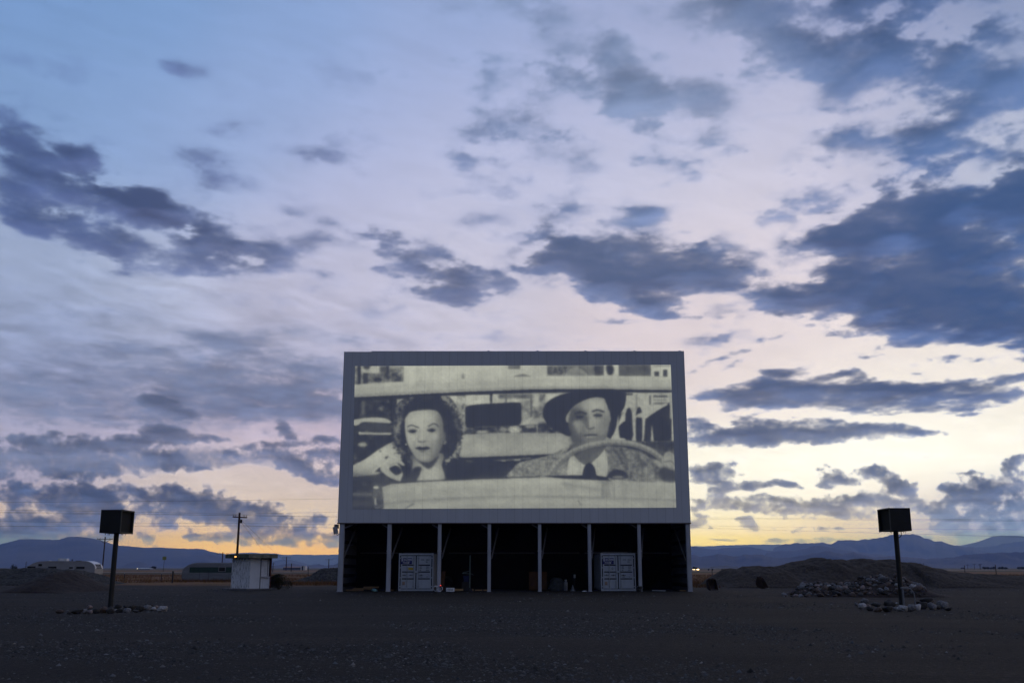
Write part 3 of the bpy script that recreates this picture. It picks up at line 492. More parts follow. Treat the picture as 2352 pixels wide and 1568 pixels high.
def tag(o, label=None, cat=None, group=None, kind=None):
    if label: o['label'] = label
    if cat: o['category'] = cat
    if group: o['group'] = group
    if kind: o['kind'] = kind
    return o

def thing(name, label, cat, loc=(0, 0, 0), rz=0.0, group=None):
    o = bpy.data.objects.new(name, None); COL.objects.link(o)
    o.empty_display_size = 0.3; o.location = loc; o.rotation_euler = (0, 0, rz)
    return tag(o, label, cat, group)

def copy_tree(o, parent=None):
    c = o.copy(); COL.objects.link(c)
    if parent is not None:
        c.parent = parent
    for ch in [x for x in scene.objects if x.parent == o]:
        copy_tree(ch, c)
    return c

# ------------------------------------------------------------------ materials
def mat(name, col, rough=0.8, var=0.3, scale=4.0, bump=0.0, metallic=0.0, stretch=(1, 1, 1), col2=None, edge=None, emit=None, strength=0.0, spec=0.3, fine=None):
    m = bpy.data.materials.new(name); m.use_nodes = True
    nt = m.node_tree; N = nt.nodes; K = nt.links
    p = N['Principled BSDF']
    p.inputs['Roughness'].default_value = rough; p.inputs['Metallic'].default_value = metallic
    p.inputs['Specular IOR Level'].default_value = spec
    tc = N.new('ShaderNodeTexCoord'); mp = N.new('ShaderNodeMapping'); mp.inputs['Scale'].default_value = stretch
    K.new(tc.outputs['Object'], mp.inputs['Vector'])
    nz = N.new('ShaderNodeTexNoise'); nz.inputs['Scale'].default_value = scale; nz.inputs['Detail'].default_value = 6.0; nz.inputs['Roughness'].default_value = 0.65
    K.new(mp.outputs['Vector'], nz.inputs['Vector'])
    rp = N.new('ShaderNodeValToRGB')
    a = [c * (1 - var) for c in col]; b = [min(1, c * (1 + var)) for c in (col2 or col)] if col2 is None else list(col2)
    lo, hi = edge or (0.3, 0.7)
    rp.color_ramp.elements[0].position = lo; rp.color_ramp.elements[0].color = (*a, 1)
    rp.color_ramp.elements[1].position = hi; rp.color_ramp.elements[1].color = (*b, 1)
    K.new(nz.outputs['Fac'], rp.inputs['Fac'])
    out = rp.outputs['Color']
    if fine:                                            # a second, finer grain multiplied in
        n2 = N.new('ShaderNodeTexNoise'); n2.inputs['Scale'].default_value = fine; n2.inputs['Detail'].default_value = 3.0
        K.new(mp.outputs['Vector'], n2.inputs['Vector'])
        mr = N.new('ShaderNodeMapRange'); mr.inputs['From Min'].default_value = 0.40; mr.inputs['From Max'].default_value = 0.68; mr.inputs['To Min'].default_value = 0.5; mr.inputs['To Max'].default_value = 2.6
        K.new(n2.outputs['Fac'], mr.inputs['Value'])
        mx = N.new('ShaderNodeMix'); mx.data_type = 'RGBA'; mx.blend_type = 'MULTIPLY'; mx.inputs['Factor'].default_value = 1.0
        K.new(out, mx.inputs[6]); K.new(mr.outputs['Result'], mx.inputs[7]); out = mx.outputs[2]
    K.new(out, p.inputs['Base Color'])
    if bump:
        bp = N.new('ShaderNodeBump'); bp.inputs['Strength'].default_value = bump; bp.inputs['Distance'].default_value = 0.05
        K.new(nz.outputs['Fac'], bp.inputs['Height']); K.new(bp.outputs['Normal'], p.inputs['Normal'])
    if emit:
        p.inputs['Emission Color'].default_value = (*emit, 1); p.inputs['Emission Strength'].default_value = strength
    return m

def screen_paint(name, col, emission=False):
    """painted sheet metal: panel joints every 0.6 m, fine ribs between them"""
    m = bpy.data.materials.new(name); m.use_nodes = True
    nt = m.node_tree; N = nt.nodes; K = nt.links; p = N['Principled BSDF']
    p.inputs['Roughness'].default_value = 0.75; p.inputs['Specular IOR Level'].default_value = 0.2
    tc = N.new('ShaderNodeTexCoord'); sx = N.new('ShaderNodeSeparateXYZ'); K.new(tc.outputs['Object'], sx.inputs['Vector'])
    def M(op, a, b=None):
        n = N.new('ShaderNodeMath'); n.operation = op
        for i, q in enumerate((a, b)):
            if q is None: continue
            if isinstance(q, (int, float)): n.inputs[i].default_value = q
            else: K.new(q, n.inputs[i])
        return n.outputs[0]
    joint = M('LESS_THAN', M('FRACT', M('ADD', M('DIVIDE', sx.outputs['X'], 0.59), 40.0)), 0.045)
    jn = N.new('ShaderNodeTexNoise'); jn.noise_dimensions = '1D'; jn.inputs['Scale'].default_value = 1.7
    K.new(M('FLOOR', M('DIVIDE', sx.outputs['X'], 0.59)), jn.inputs['W'])
    joint = M('MULTIPLY', joint, M('MULTIPLY', jn.outputs['Fac'], 0.24 if emission else 0.42))
    ribs = M('MULTIPLY', M('ADD', M('SINE', M('MULTIPLY', sx.outputs['X'], 2 * math.pi / 0.098)), 1.0), 0.02)
    nz = N.new('ShaderNodeTexNoise'); nz.inputs['Scale'].default_value = 0.5; nz.inputs['Detail'].default_value = 6
    mp = N.new('ShaderNodeMapping'); mp.inputs['Scale'].default_value = (3.0, 1.0, 0.5)
    K.new(tc.outputs['Object'], mp.inputs['Vector']); K.new(mp.outputs['Vector'], nz.inputs['Vector'])
    tone = M('ADD', M('MULTIPLY', nz.outputs['Fac'], 0.22), 0.89)
    k = M('MULTIPLY', tone, M('SUBTRACT', 1.0, M('ADD', joint, ribs)))
    def mul(cval, src=None):
        mx = N.new('ShaderNodeMix'); mx.data_type = 'RGBA'; mx.blend_type = 'MULTIPLY'; mx.inputs['Factor'].default_value = 1.0
        if src is None: mx.inputs[6].default_value = (*cval, 1)
        else: K.new(src, mx.inputs[6])
        K.new(k, mx.inputs[7]); return mx.outputs[2]
    K.new(mul(col), p.inputs['Base Color'])
    if emission:
        at_ = N.new('ShaderNodeAttribute'); at_.attribute_name = 'film'
        K.new(mul(None, at_.outputs['Color']), p.inputs['Emission Color']); p.inputs['Emission Strength'].default_value = 1.0
    return m

_FONT = {}
def lettering(text, size, m, parent, x, y, z, name='lettering', sx=1.0, align='LEFT'):
    """flat letters facing -Y, standing a hair proud of the plate behind"""
    cu = bpy.data.curves.new('txt', 'FONT'); cu.body = text; cu.size = size; cu.align_x = align; cu.resolution_u = 3; cu.offset = size * 0.035
    tmp = bpy.data.objects.new('txt', cu)
    me = bpy.data.meshes.new_from_object(tmp)
    me.name = name
    for v in me.vertices:
        v.co = Vector((v.co.x * sx, 0.0, v.co.y))
    bpy.data.objects.remove(tmp); bpy.data.curves.remove(cu)
    me.materials.clear()
    return link(name, me, m, parent, (x, y, z))

# icosphere used for rocks and pebbles
def ico(sub):
    bm = bmesh.new(); bmesh.ops.create_icosphere(bm, subdivisions=sub, radius=1.0)
    v = np.array([q.co[:] for q in bm.verts], np.float32); f = np.array([[q.index for q in fc.verts] for fc in bm.faces], np.int32)
    bm.free(); return v, f

_N3 = np.random.RandomState(4).standard_normal((40, 3))
def lump(v, seed, amp=0.28, octs=3):
    """smooth pseudo noise on unit vectors"""
    r = np.random.RandomState(seed); o = np.zeros(len(v))
    for k in range(octs):
        for _ in range(5):
            d = r.standard_normal(3); d /= np.linalg.norm(d)
            o += np.sin(v @ d * (1.9 * 1.9 ** k) + r.rand() * 6.28) * amp / (1.7 ** k) / 2.2
    return o

def rock_mesh(name, seed, m, flat=0.72):
    v, f = ico(3)
    r = np.random.RandomState(seed)
    w = v * (1 + lump(v, seed))[:, None]
    for _ in range(5):                                   # a few broken faces
        d = r.standard_normal(3); d /= np.linalg.norm(d); c = 0.72 + 0.2 * r.rand()
        s = w @ d; w = np.where((s > c)[:, None], w - np.outer(s - c, d) * 0.85, w)
    w *= np.array([1.0, 0.8 + 0.25 * r.rand(), flat])
    me = np_mesh(name, w, f); me.materials.append(m)
    me.polygons.foreach_set('use_smooth', [True] * len(me.polygons))
    return me
# ------------------------------------------------------------------ ground, road, mountains
def ground_material():
    m = bpy.data.materials.new('gravel_ground'); m.use_nodes = True
    nt = m.node_tree; N = nt.nodes; K = nt.links; p = N['Principled BSDF']
    p.inputs['Roughness'].default_value = 0.9; p.inputs['Specular IOR Level'].default_value = 0.15
    g = N.new('ShaderNodeNewGeometry')
    def noise(scale, detail=5.0, rough=0.6):
        n = N.new('ShaderNodeTexNoise'); n.inputs['Scale'].default_value = scale; n.inputs['Detail'].default_value = detail; n.inputs['Roughness'].default_value = rough
        K.new(g.outputs['Position'], n.inputs['Vector']); return n.outputs['Fac']
    def ramp(src, stops):
        r = N.new('ShaderNodeValToRGB'); e = r.color_ramp.elements
        while len(e) < len(stops): e.new(0.5)
        for q, (pos, c) in zip(e, stops): q.position = pos; q.color = (*c, 1)
        K.new(src, r.inputs['Fac']); return r.outputs['Color']
    def mix(f, a, b, mode='MIX'):
        x = N.new('ShaderNodeMix'); x.data_type = 'RGBA'; x.blend_type = mode
        if isinstance(f, float): x.inputs['Factor'].default_value = f
        else: K.new(f, x.inputs['Factor'])
        K.new(a, x.inputs[6]); K.new(b, x.inputs[7]); return x.outputs[2]
    fine = ramp(noise(9.0, 8.0, 0.75), [(0.34, (0.013, 0.0115, 0.011)), (0.54, (0.040, 0.034, 0.031)), (0.70, (0.115, 0.10, 0.092))])
    vo = N.new('ShaderNodeTexVoronoi'); vo.inputs['Scale'].default_value = 16.0; K.new(g.outputs['Position'], vo.inputs['Vector'])
    cell = ramp(vo.outputs['Color'], [(0.0, (0.5, 0.5, 0.5)), (0.75, (1.0, 1.0, 1.0)), (0.97, (2.4, 2.3, 2.2))])
    lot = mix(0.7, fine, cell, 'MULTIPLY')
    lot = mix(1.0, lot, ramp(noise(0.16, 4.0), [(0.3, (0.36, 0.35, 0.35)), (0.7, (0.56, 0.54, 0.52))]), 'MULTIPLY')
    mpt = N.new('ShaderNodeMapping'); mpt.inputs['Scale'].default_value = (0.035, 0.42, 1.0); mpt.inputs['Rotation'].default_value = (0, 0, 0.12); K.new(g.outputs['Position'], mpt.inputs['Vector'])
    tn = N.new('ShaderNodeTexNoise'); tn.inputs['Scale'].default_value = 1.0; tn.inputs['Detail'].default_value = 4.0; tn.inputs['Distortion'].default_value = 0.6; K.new(mpt.outputs['Vector'], tn.inputs['Vector'])
    lot = mix(1.0, lot, ramp(tn.outputs['Fac'], [(0.34, (0.72, 0.72, 0.74)), (0.5, (1.0, 1.0, 1.0)), (0.66, (1.4, 1.36, 1.32))]), 'MULTIPLY')   # worn driving lanes
    grass = ramp(noise(1.4, 8.0, 0.7), [(0.3, (0.07, 0.034, 0.013)), (0.6, (0.19, 0.095, 0.036)), (0.8, (0.28, 0.15, 0.06))])
    far = ramp(noise(0.006, 6.0), [(0.35, (0.045, 0.040, 0.030)), (0.65, (0.13, 0.115, 0.085))])
    sp = N.new('ShaderNodeSeparateXYZ'); K.new(g.outputs['Position'], sp.inputs['Vector'])
    def mr(src, a, b):
        r = N.new('ShaderNodeMapRange'); r.interpolation_type = 'SMOOTHSTEP'; r.inputs['From Min'].default_value = a; r.inputs['From Max'].default_value = b; K.new(src, r.inputs['Value']); return r.outputs['Result']
    ad = N.new('ShaderNodeMath'); ad.operation = 'MULTIPLY_ADD'; K.new(noise(0.12, 4.0), ad.inputs[0]); ad.inputs[1].default_value = 40.0; K.new(sp.outputs['Y'], ad.inputs[2])
    c = mix(mr(ad.outputs[0], 112.0, 124.0), lot, grass)
    c = mix(mr(sp.outputs['Y'], 500.0, 900.0), c, far)
    K.new(c, p.inputs['Base Color'])
    bp = N.new('ShaderNodeBump'); bp.inputs['Strength'].default_value = 0.8; bp.inputs['Distance'].default_value = 0.06
    K.new(noise(9.0, 8.0, 0.75), bp.inputs['Height']); K.new(bp.outputs['Normal'], p.inputs['Normal'])
    return m

NA = fft_noise(512, 1.6, 4, 101)
radii = np.concatenate([[0.0], np.geomspace(2.0, 26000.0, 150)])
ang = np.linspace(0, 2 * math.pi, 161)[:-1]
R_, A_ = np.meshgrid(radii, ang, indexing='ij')
gx_, gy_ = R_ * np.sin(A_), R_ * np.cos(A_)
gz_ = 0.018 * samp(NA, gx_ * 9, gy_ * 9) * sstep(10, 22, R_) * sstep(400, 90, R_)
vv = np.stack([gx_, gy_, gz_], -1).reshape(-1, 3)
ii = np.arange(len(radii) - 1)[:, None] * 160; jj = np.arange(160)[None, :]; jn = (jj + 1) % 160
ff = np.stack([ii + jj, ii + 160 + jj, ii + 160 + jn, ii + jn], -1).reshape(-1, 4)
ground = link('ground', np_mesh('ground', vv, ff[:, ::-1]), ground_material(), smooth=True)
tag(ground, kind='structure')

# loose stones over the lot: one sheet of pebbles, densest near the camera
def pebbles():
    rs = np.random.RandomState(12); n = 120000
    d = 12.5 * (82.0 / 12.5) ** (rs.rand(n) ** 0.85); a = np.radians(rs.uniform(-33, 33, n))
    x = d * np.tan(a); y = d.copy()
    s = np.exp(rs.normal(-4.15, 0.50, n)) * (1 + d * 0.006)
    s = np.minimum(s, 0.075)
    keep = (np.abs(samp(NA, x * 14, y * 14)) * 0.25 + rs.rand(n) * 0.9 > 0.25) & ~((y > 70.5) & (np.abs(x) < 13))
    x, y, s = x[keep], y[keep], s[keep]; n = len(x)
    base = np.array([[1, 0, 0], [0.35, 0.9, 0], [-0.75, 0.6, 0], [-0.8, -0.55, 0], [0.3, -0.95, 0], [0.15, 0.05, 1.0]], np.float32)
    v = np.repeat(base[None], n, 0) * (1 + 0.5 * (rs.rand(n, 6, 1) - 0.5))
    t = rs.rand(n) * 6.28; c, q = np.cos(t)[:, None], np.sin(t)[:, None]
    w = np.stack([v[..., 0] * c - v[..., 1] * q, v[..., 0] * q + v[..., 1] * c, v[..., 2] * rs.uniform(0.35, 0.9, n)[:, None]], -1) * s[:, None, None]
    w += np.stack([x, y, np.full(n, -0.008)], -1)[:, None, :]
    tri = np.array([[0, 1, 5], [1, 2, 5], [2, 3, 5], [3, 4, 5], [4, 0, 5]])
    f = (np.arange(n)[:, None, None] * 6 + tri[None]).reshape(-1, 3)
    me = np_mesh('gravel', w.reshape(-1, 3), f)
    tone = np.exp(rs.normal(-3.35, 0.55, n)).clip(0.008, 0.22); warm = rs.normal(0, 0.07, n)
    col = np.stack([tone * (1 + warm), tone, tone * (1 - warm), np.ones(n)], -1)
    at_ = me.attributes.new('tone', 'FLOAT_COLOR', 'POINT'); at_.data.foreach_set('color', np.repeat(col, 6, 0).astype(np.float32).ravel())
    m = bpy.data.materials.new('pebble'); m.use_nodes = True; N = m.node_tree.nodes; p = N['Principled BSDF']
    q_ = N.new('ShaderNodeAttribute'); q_.attribute_name = 'tone'; m.node_tree.links.new(q_.outputs['Color'], p.inputs['Base Color']); p.inputs['Roughness'].default_value = 0.8; p.inputs['Specular IOR Level'].default_value = 0.2
    return tag(link('gravel', me, m), 'loose pebbles strewn over the dark gravel lot', kind='stuff')
pebbles()

# dry grass: thin blades, one mass
def grass(name, label, pts, h, w, cols, seed):
    rs = np.random.RandomState(seed); n = len(pts)
    hh = h * np.exp(rs.normal(0, 0.35, n)); t = rs.rand(n) * 6.28; lean = rs.normal(0, 0.3, (n, 2)) * hh[:, None]
    b = np.asarray(pts, np.float32); dx = np.cos(t) * w / 2; dy = np.sin(t) * w / 2
    v = np.zeros((n, 3, 3), np.float32)
    v[:, 0] = b + np.stack([dx, dy, np.full(n, -0.02)], -1); v[:, 1] = b + np.stack([-dx, -dy, np.full(n, -0.02)], -1)
    v[:, 2] = b + np.stack([lean[:, 0], lean[:, 1], hh], -1)
    me = np_mesh(name, v.reshape(-1, 3), np.arange(n * 3).reshape(-1, 3))
    return tag(link(name, me, mat(name, cols[0], 0.9, 0.3, 0.8, col2=cols[1])), label, kind='stuff')
rs = np.random.RandomState(3)
gp = []
while len(gp) < 45000:
    y = rs.uniform(96, 235); x = rs.uniform(-0.56 * y, 0.56 * y)
    if abs(x) < 0.17 * y and y > 60: continue
    if NA[int(y * 5) % 512, int(x * 5) % 512] + rs.normal(0, .6) > -0.2 and y > 106 + 6 * math.sin(x * .13):
        gp.append((x, y, 0))
grass('dry_grass', 'dry brown grass covering the field beyond the lot', gp, 0.22, 0.06, ((0.07, 0.034, 0.013), (0.22, 0.108, 0.040)), 8)

# the highway on its low bank, running from the near left to the far right
A0 = Vector((-420, 66, 0)); B0 = Vector((1400, 1119, 0)); dn = (B0 - A0).normalized(); sd = Vector((dn.y, -dn.x, 0))
bank = MB(); n = 60
pr = [(-14, -0.05), (-5.2, 0.52), (5.2, 0.52), (14, -0.05)]
bank.add([A0 + (B0 - A0) * (i / n) + sd * s + Vector((0, 0, z)) for i in range(n + 1) for s, z in pr], [(i * 4 + k, i * 4 + k + 1, i * 4 + k + 5, i * 4 + k + 4) for i in range(n) for k in range(3)])
tag(bank.build('road_embankment', mat('roadside', (0.07, 0.045, 0.022), 0.9, 0.4, 0.4)), kind='structure')
rd = MB(); rd.add([A0 + (B0 - A0) * (i / n) + sd * s + Vector((0, 0, 0.53)) for i in range(n + 1) for s in (-4.6, 4.6)], [(i * 2, i * 2 + 1, i * 2 + 3, i * 2 + 2) for i in range(n)])
tag(rd.build('road', mat('asphalt', (0.16, 0.16, 0.165), 0.38, 0.15, 0.6, spec=0.6)), kind='structure')

# mountain ranges: (silhouette in the photograph, distance, depth)
def zz(pts, k, ox, oy):
    return [(ox + x * k, oy + y * k) for x, y in pts]
RANGES = [
 (zz([(-900,1120),(-400,1075),(0,1052),(60,1035),(130,1018),(200,1016),(300,1018),(400,1020),(450,1003),(520,998),(570,1004),(650,1018),(700,1032),(780,1055),(830,1060),(880,1066),(960,1072),(1080,1073),(1200,1078),(1360,1082),(1400,1095),(1450,1104),(1500,1122),(1600,1150),(1750,1190),(1900,1208)], .3418, 0, 890), 10500, 2400),
 (zz([(1100,1130),(1300,1120),(1480,1108),(1520,1118),(1560,1112),(1620,1108),(1680,1105),(1750,1111),(1850,1112),(1900,1121),(2000,1119),(2100,1121),(2200,1121),(2300,1130),(2600,1125),(3000,1110),(3600,1100),(4200,1075),(4650,1066)], .3418, 0, 890), 22000, 3000),
 (zz([(700,820),(1000,800),(1345,790),(1420,760),(1500,740),(1560,740),(1650,755),(1750,785),(1860,810),(1950,818),(2100,840),(2400,850),(2900,862)], .1831, 373, 1148), 13000, 1500),
 (zz([(1000,858),(1250,845),(1345,830),(1450,815),(1540,800),(1600,790),(1700,805),(1800,825),(1900,808),(1960,803),(2060,820),(2150,815),(2200,792),(2350,780),(2500,800),(2700,850)], .1831, 373, 1148), 6800, 800),
 (zz([(740,1222),(790,1210),(850,1185),(910,1166),(960,1172),(1020,1200),(1060,1222)], .3418, 0, 890), 7000, 500),
 (zz([(-2700,1140),(-1900,1100),(-1300,1062),(-700,1050),(-200,1066),(110,1065),(250,1061),(400,1055),(600,1052),(740,1051),(900,1056),(1100,1065),(1400,1075)], .3418, 1548, 890), 21500, 2600),
 (zz([(600,1090),(700,1065),(760,1047),(800,1044),(900,1043),(1000,1040),(1060,1048),(1100,1030),(1110,1025),(1200,1024),(1300,1019),(1350,1010),(1380,1008),(1420,1000),(1460,989),(1500,981),(1540,988),(1570,985),(1600,983),(1650,994),(1690,1008),(1720,1020),(1745,1034),(1770,1027),(1785,1031),(1800,1029),(1840,1047),(1870,1056),(1940,1066),(2050,1090),(2250,1140)], .3418, 1548, 890), 12500, 2000),
 (zz([(1700,1090),(1850,1068),(1940,1056),(2000,1045),(2050,1032),(2100,1012),(2150,999),(2200,994),(2250,992),(2352,996),(2600,980),(3000,1000),(3600,1040)], .3418, 1548, 890), 20500, 2600),
 (zz([(1700,1110),(1800,1085),(1880,1072),(1960,1068),(2100,1070),(2150,1062),(2200,1050),(2260,1040),(2300,1034),(2400,1028),(2700,1040),(3100,1030),(3600,1060)], .3418, 1548, 890), 15000, 1700),
 (zz([(-1700,1160),(-1000,1100),(-500,1060),(-100,1050),(60,1058),(110,1065),(200,1076),(250,1086),(300,1083),(340,1074),(380,1071),(420,1074),(480,1067),(520,1071),(580,1082),(630,1092),(700,1100),(820,1110),(1000,1130),(1200,1160)], .3418, 1548, 890), 11500, 1300),
 (zz([(560,1130),(650,1104),(720,1098),(800,1095),(880,1080),(950,1062),(1000,1063),(1060,1077),(1150,1092),(1300,1110),(1500,1135),(1800,1160)], .3418, 1548, 890), 9200, 1100),
 (zz([(-1600,1170),(-900,1130),(-400,1110),(-100,1100),(110,1122),(180,1135),(240,1128),(300,1117),(350,1124),(400,1136),(440,1128),(480,1119),(560,1119),(620,1132),(700,1146),(780,1140),(850,1128),(940,1112),(1020,1098),(1080,1106),(1130,1120),(1180,1110),(1210,1105),(1260,1122),(1330,1138),(1450,1130),(1560,1138),(1700,1150),(1850,1140),(2000,1120),(2100,1112),(2250,1105),(2400,1100),(2700,1130)], .3418, 1548, 890), 6400, 900)]
rock_m = [mat('mountainside', (0.022, 0.024, 0.020), 0.95, 0.4, 0.0016, col2=(0.075, 0.066, 0.050), stretch=(1, 1, 2.5)), mat('snowy_mountainside', (0.040, 0.040, 0.034), 0.95, 0.4, 0.003, col2=(0.11, 0.11, 0.10), stretch=(1, 1, 2.0))]
MN = fft_noise(512, 1.55, 3, 55); MR = fft_noise(512, 1.7, 3, 56)
for k, (pts, D, dep) in enumerate(RANGES):
    P = np.array(pts)
    xs = np.arange(P[0, 0], P[-1, 0], 3.0)
    ys = np.interp(xs, P[:, 0], P[:, 1]) + (0.8 if k in (6, 8, 11) else 0.4) * samp(MN, xs * 3.3 + k * 50, np.full(len(xs), k * 31.0))
    rows = np.concatenate([np.linspace(-1, 0, 40), np.linspace(0, 1, 9)[1:]])
    ridge = [at(x, y, D) for x, y in zip(xs, ys)]
    rx = np.array([r.x for r in ridge]); rz = np.array([r.z for r in ridge])
    e = np.linspace(0, 1, len(xs)); rz = np.maximum(rz * sstep(0, 0.05, e) * sstep(1, 0.95, e), 0.5)
    X = np.zeros((len(rows), len(xs))); Y = X.copy(); Z = X.copy()
    for i, v in enumerate(rows):
        yy = D + v * dep
        u = rx * (1 + v * dep / D)                       # the range keeps its bearing with depth
        rg = np.abs(samp(MR, u * 0.035 + k * 77, np.full(len(u), yy * 0.02)))
        s = (1 - abs(v)) ** 1.15
        er = 1 - (0.75 * np.clip(1 - rg, 0, 1) ** 2 - 0.10) * min(1, abs(v) * 4) 
        X[i] = u; Y[i] = yy; Z[i] = rz * s * er * (1 - 0.0 * v)
    Z[0] = -5; Z[-1] = -5
    nv, nu = X.shape
    vv = np.stack([X, Y, Z], -1).reshape(-1, 3)
    a = np.arange(nv - 1)[:, None] * nu + np.arange(nu - 1)[None]
    ff = np.stack([a, a + 1, a + 1 + nu, a + nu], -1).reshape(-1, 4)
    o = link('mountains', np_mesh('mountains', vv, ff), rock_m[1 if k == 1 else 0], smooth=True)
    tag(o, kind='structure')

# heaps of earth and gravel: a ridge line from the photograph given real depth
def heap(name, label, cat, pts, D, front, back, m, seed, rough=0.16, step=1.6, group=None):
    P = np.array(pts); xs = np.arange(P[0, 0], P[-1, 0], step)
    ys = np.interp(xs, P[:, 0], P[:, 1])
    ridge = [at(x, y, D) for x, y in zip(xs, ys)]
    e = np.linspace(0, 1, len(xs)); rx = np.array([r.x for r in ridge]); rz = np.maximum(np.array([r.z for r in ridge]), -0.03) * sstep(0, 0.07, e) * sstep(1, 0.93, e)
    rows = np.concatenate([np.linspace(-1, 0, 40), np.linspace(0, 1, 14)[1:]])
    V = []
    for v in rows:
        y = D + (v * front if v < 0 else v * back)
        s = np.cos(min(1, abs(v)) * math.pi / 2) ** 0.9 * (1 - 0.12 * abs(v))
        nz = samp(MN, rx * 22 + seed * 40, np.full(len(rx), y * 22.0)) * rough * min(1.0, 0.35 + abs(v) * 2) + samp(MR, rx * 70 + 9, np.full(len(rx), y * 70.0)) * rough * 0.25
        z = rz * s + nz * np.minimum(1, rz * 1.2) * np.sqrt(max(0.0, 1 - abs(v)))
        V.append(np.stack([rx, np.full(len(rx), y), np.where(abs(v) > .99, -0.06, z)], -1))
    V = np.array(V); nv, nu = V.shape[:2]
    a = np.arange(nv - 1)[:, None] * nu + np.arange(nu - 1)[None]
    ff = np.stack([a, a + 1, a + 1 + nu, a + nu], -1).reshape(-1, 4)
    return tag(link(name, np_mesh(name, V.reshape(-1, 3), ff), m, smooth=True), label, cat, group)
dirt = mat('dirt', (0.009, 0.005, 0.004), 0.95, 0.4, 3.0, 0.5, col2=(0.021, 0.012, 0.009), fine=14)
grav = mat('heaped_gravel', (0.011, 0.008, 0.006), 0.95, 0.4, 4.0, 0.8, col2=(0.037, 0.027, 0.019), fine=12)
stony = mat('stony_rubble', (0.009, 0.009, 0.008), 0.95, 0.5, 5.0, 0.9, col2=(0.055, 0.052, 0.048), fine=9, edge=(0.42, 0.75))
G = 'heaps of earth and gravel round the lot'
z5 = lambda q: zz(q, .1831, 1550.3, 1148.4)
z6 = lambda q: zz(q, .18211, 1923.6, 1148.4)
heap('gravel_mound', 'low bumpy gravel mound beside the screen, sloping up behind the two digger buckets', 'mound', z5([(380,1012),(440,985),(480,958),(520,925),(560,895),(610,866),(650,850),(690,842),(740,848),(780,854),(810,838),(850,824),(890,830),(930,826),(980,816),(1020,822),(1060,820),(1110,830),(1160,829),(1210,836),(1270,840),(1330,870),(1400,930),(1450,1000)]), 91, 7.5, 6, grav, 1, 0.07, group=G)
heap('gravel_mound', 'largest and tallest gravel mound, rising behind the heap of boulders', 'mound', z5([(1010,1010),(1080,920),(1150,860),(1220,832),(1300,822),(1350,808),(1400,794),(1450,778),(1500,764),(1560,754),(1600,750),(1650,744),(1700,734),(1750,724),(1800,720),(1840,722),(1880,728),(1920,749),(1960,747),(2000,744),(2080,744),(2150,754),(2200,742),(2250,731),(2300,729),(2352,733)]) + z6([(330,738),(380,745),(440,752),(500,757),(540,750),(580,746),(640,744),(690,754),(730,774),(770,800),(850,850),(950,930),(1020,1000)]), 94, 9.5, 8, grav, 2, 0.09, group=G)
heap('gravel_mound', 'long low gravel bank tapering away behind the boxed post with the meter', 'mound', z6([(640,960),(700,860),(740,800),(790,786),(850,777),(910,778),(960,794),(1030,814),(1100,834),(1200,856),(1300,876),(1450,900),(1600,914),(1750,925),(1900,935),(2100,945),(2352,952),(2600,975),(2800,1010)]), 92, 9.0, 7, grav, 3, 0.07, group=G)
z4a = lambda q: zz(q, .10255, 0, 1263.2)
heap('rubble_bank', 'flat topped bank of stony rubble hiding the wheels of the silver caravan', 'mound', z4a([(-900,420),(-300,400),(0,412),(200,404),(400,406),(600,400),(800,408),(1000,400),(1200,404),(1400,410),(1600,420),(1750,436),(1900,470),(2020,500),(2150,545),(2250,590),(2400,670),(2600,760)]), 103, 8.5, 5, stony, 4, 0.09, group=G)
heap('dirt_mound', 'smooth cone of bare brown dirt standing before the stony bank', 'mound', z4a([(150,960),(350,920),(500,868),(700,790),(900,700),(1050,620),(1200,545),(1350,478),(1450,452),(1520,448),(1600,470),(1750,550),(1900,635),(2050,720),(2200,800),(2320,880),(2450,950)]), 73, 6.2, 5, dirt, 5, 0.05, 1.0, group=G)
z6b = lambda q: zz(q, .07813, 597.2, 1274.7)
heap('gravel_mound', 'dark heap of coarse gravel half hidden behind the corner of the screen', 'mound', z6b([(700,830),(800,780),(950,760),(1100,738),(1250,690),(1350,648),(1430,625),(1500,608),(1560,575),(1600,540),(1660,495),(1720,452),(1780,412),(1830,390),(1890,380),(1950,375),(2100,372),(2285,370),(2600,380),(2900,430),(3200,560),(3500,780)]), 118, 6, 6, stony, 6, 0.10, 1.0, group=G)
# ------------------------------------------------------------------ the drive-in screen with its open shed below
SY = 71.0
scr = thing('drive_in_screen', 'huge white drive-in cinema screen on posts showing a black and white film', 'cinema screen', (0.16, SY, 0))
def sx(px, py=1357, Y=SY): return at(px, py, Y).x - 0.16
paint = screen_paint('screen_paint', (0.52, 0.535, 0.57))
white_metal = mat('white_metal', (0.34, 0.355, 0.40), 0.6, 0.2, 2.0, stretch=(1, 1, 0.3))
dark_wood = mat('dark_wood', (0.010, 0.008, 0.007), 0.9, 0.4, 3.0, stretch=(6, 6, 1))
grey_wood = mat('grey_wood', (0.10, 0.095, 0.095), 0.9, 0.3, 3.0, stretch=(6, 6, 1))
tl, tr, bl, br = at(789, 806, SY), at(1570, 805, SY), at(777, 1200, SY), at(1587, 1200, SY)
X0, X1, ZB, ZT = -12.41, 12.39, bl.z, tl.z
b = MB(); b.box(X0, X1, 0, 0.28, ZB, ZT - 0.05); b.box(X0 + 2.0, X1, 0.004, 0.276, ZT - 0.05, ZT)
panel = b.build('screen_panel', paint, scr)
b = MB(); b.box(X0 - 0.03, X1 + 0.03, -0.03, 0.31, ZB - 0.07, ZB - 0.004); b.build('bottom_trim', mat('trim_brown', (0.05, 0.03, 0.025), 0.7), scr)
for px in (1122, 1235, 1345, 1458, 1562):
    b = MB(); b.lathe([(0.10, 0), (0.10, 0.03), (0.05, 0.07)], 8, (sx(px, 805), 0.14, ZT)); b.build('cap_bolt', white_metal, scr)

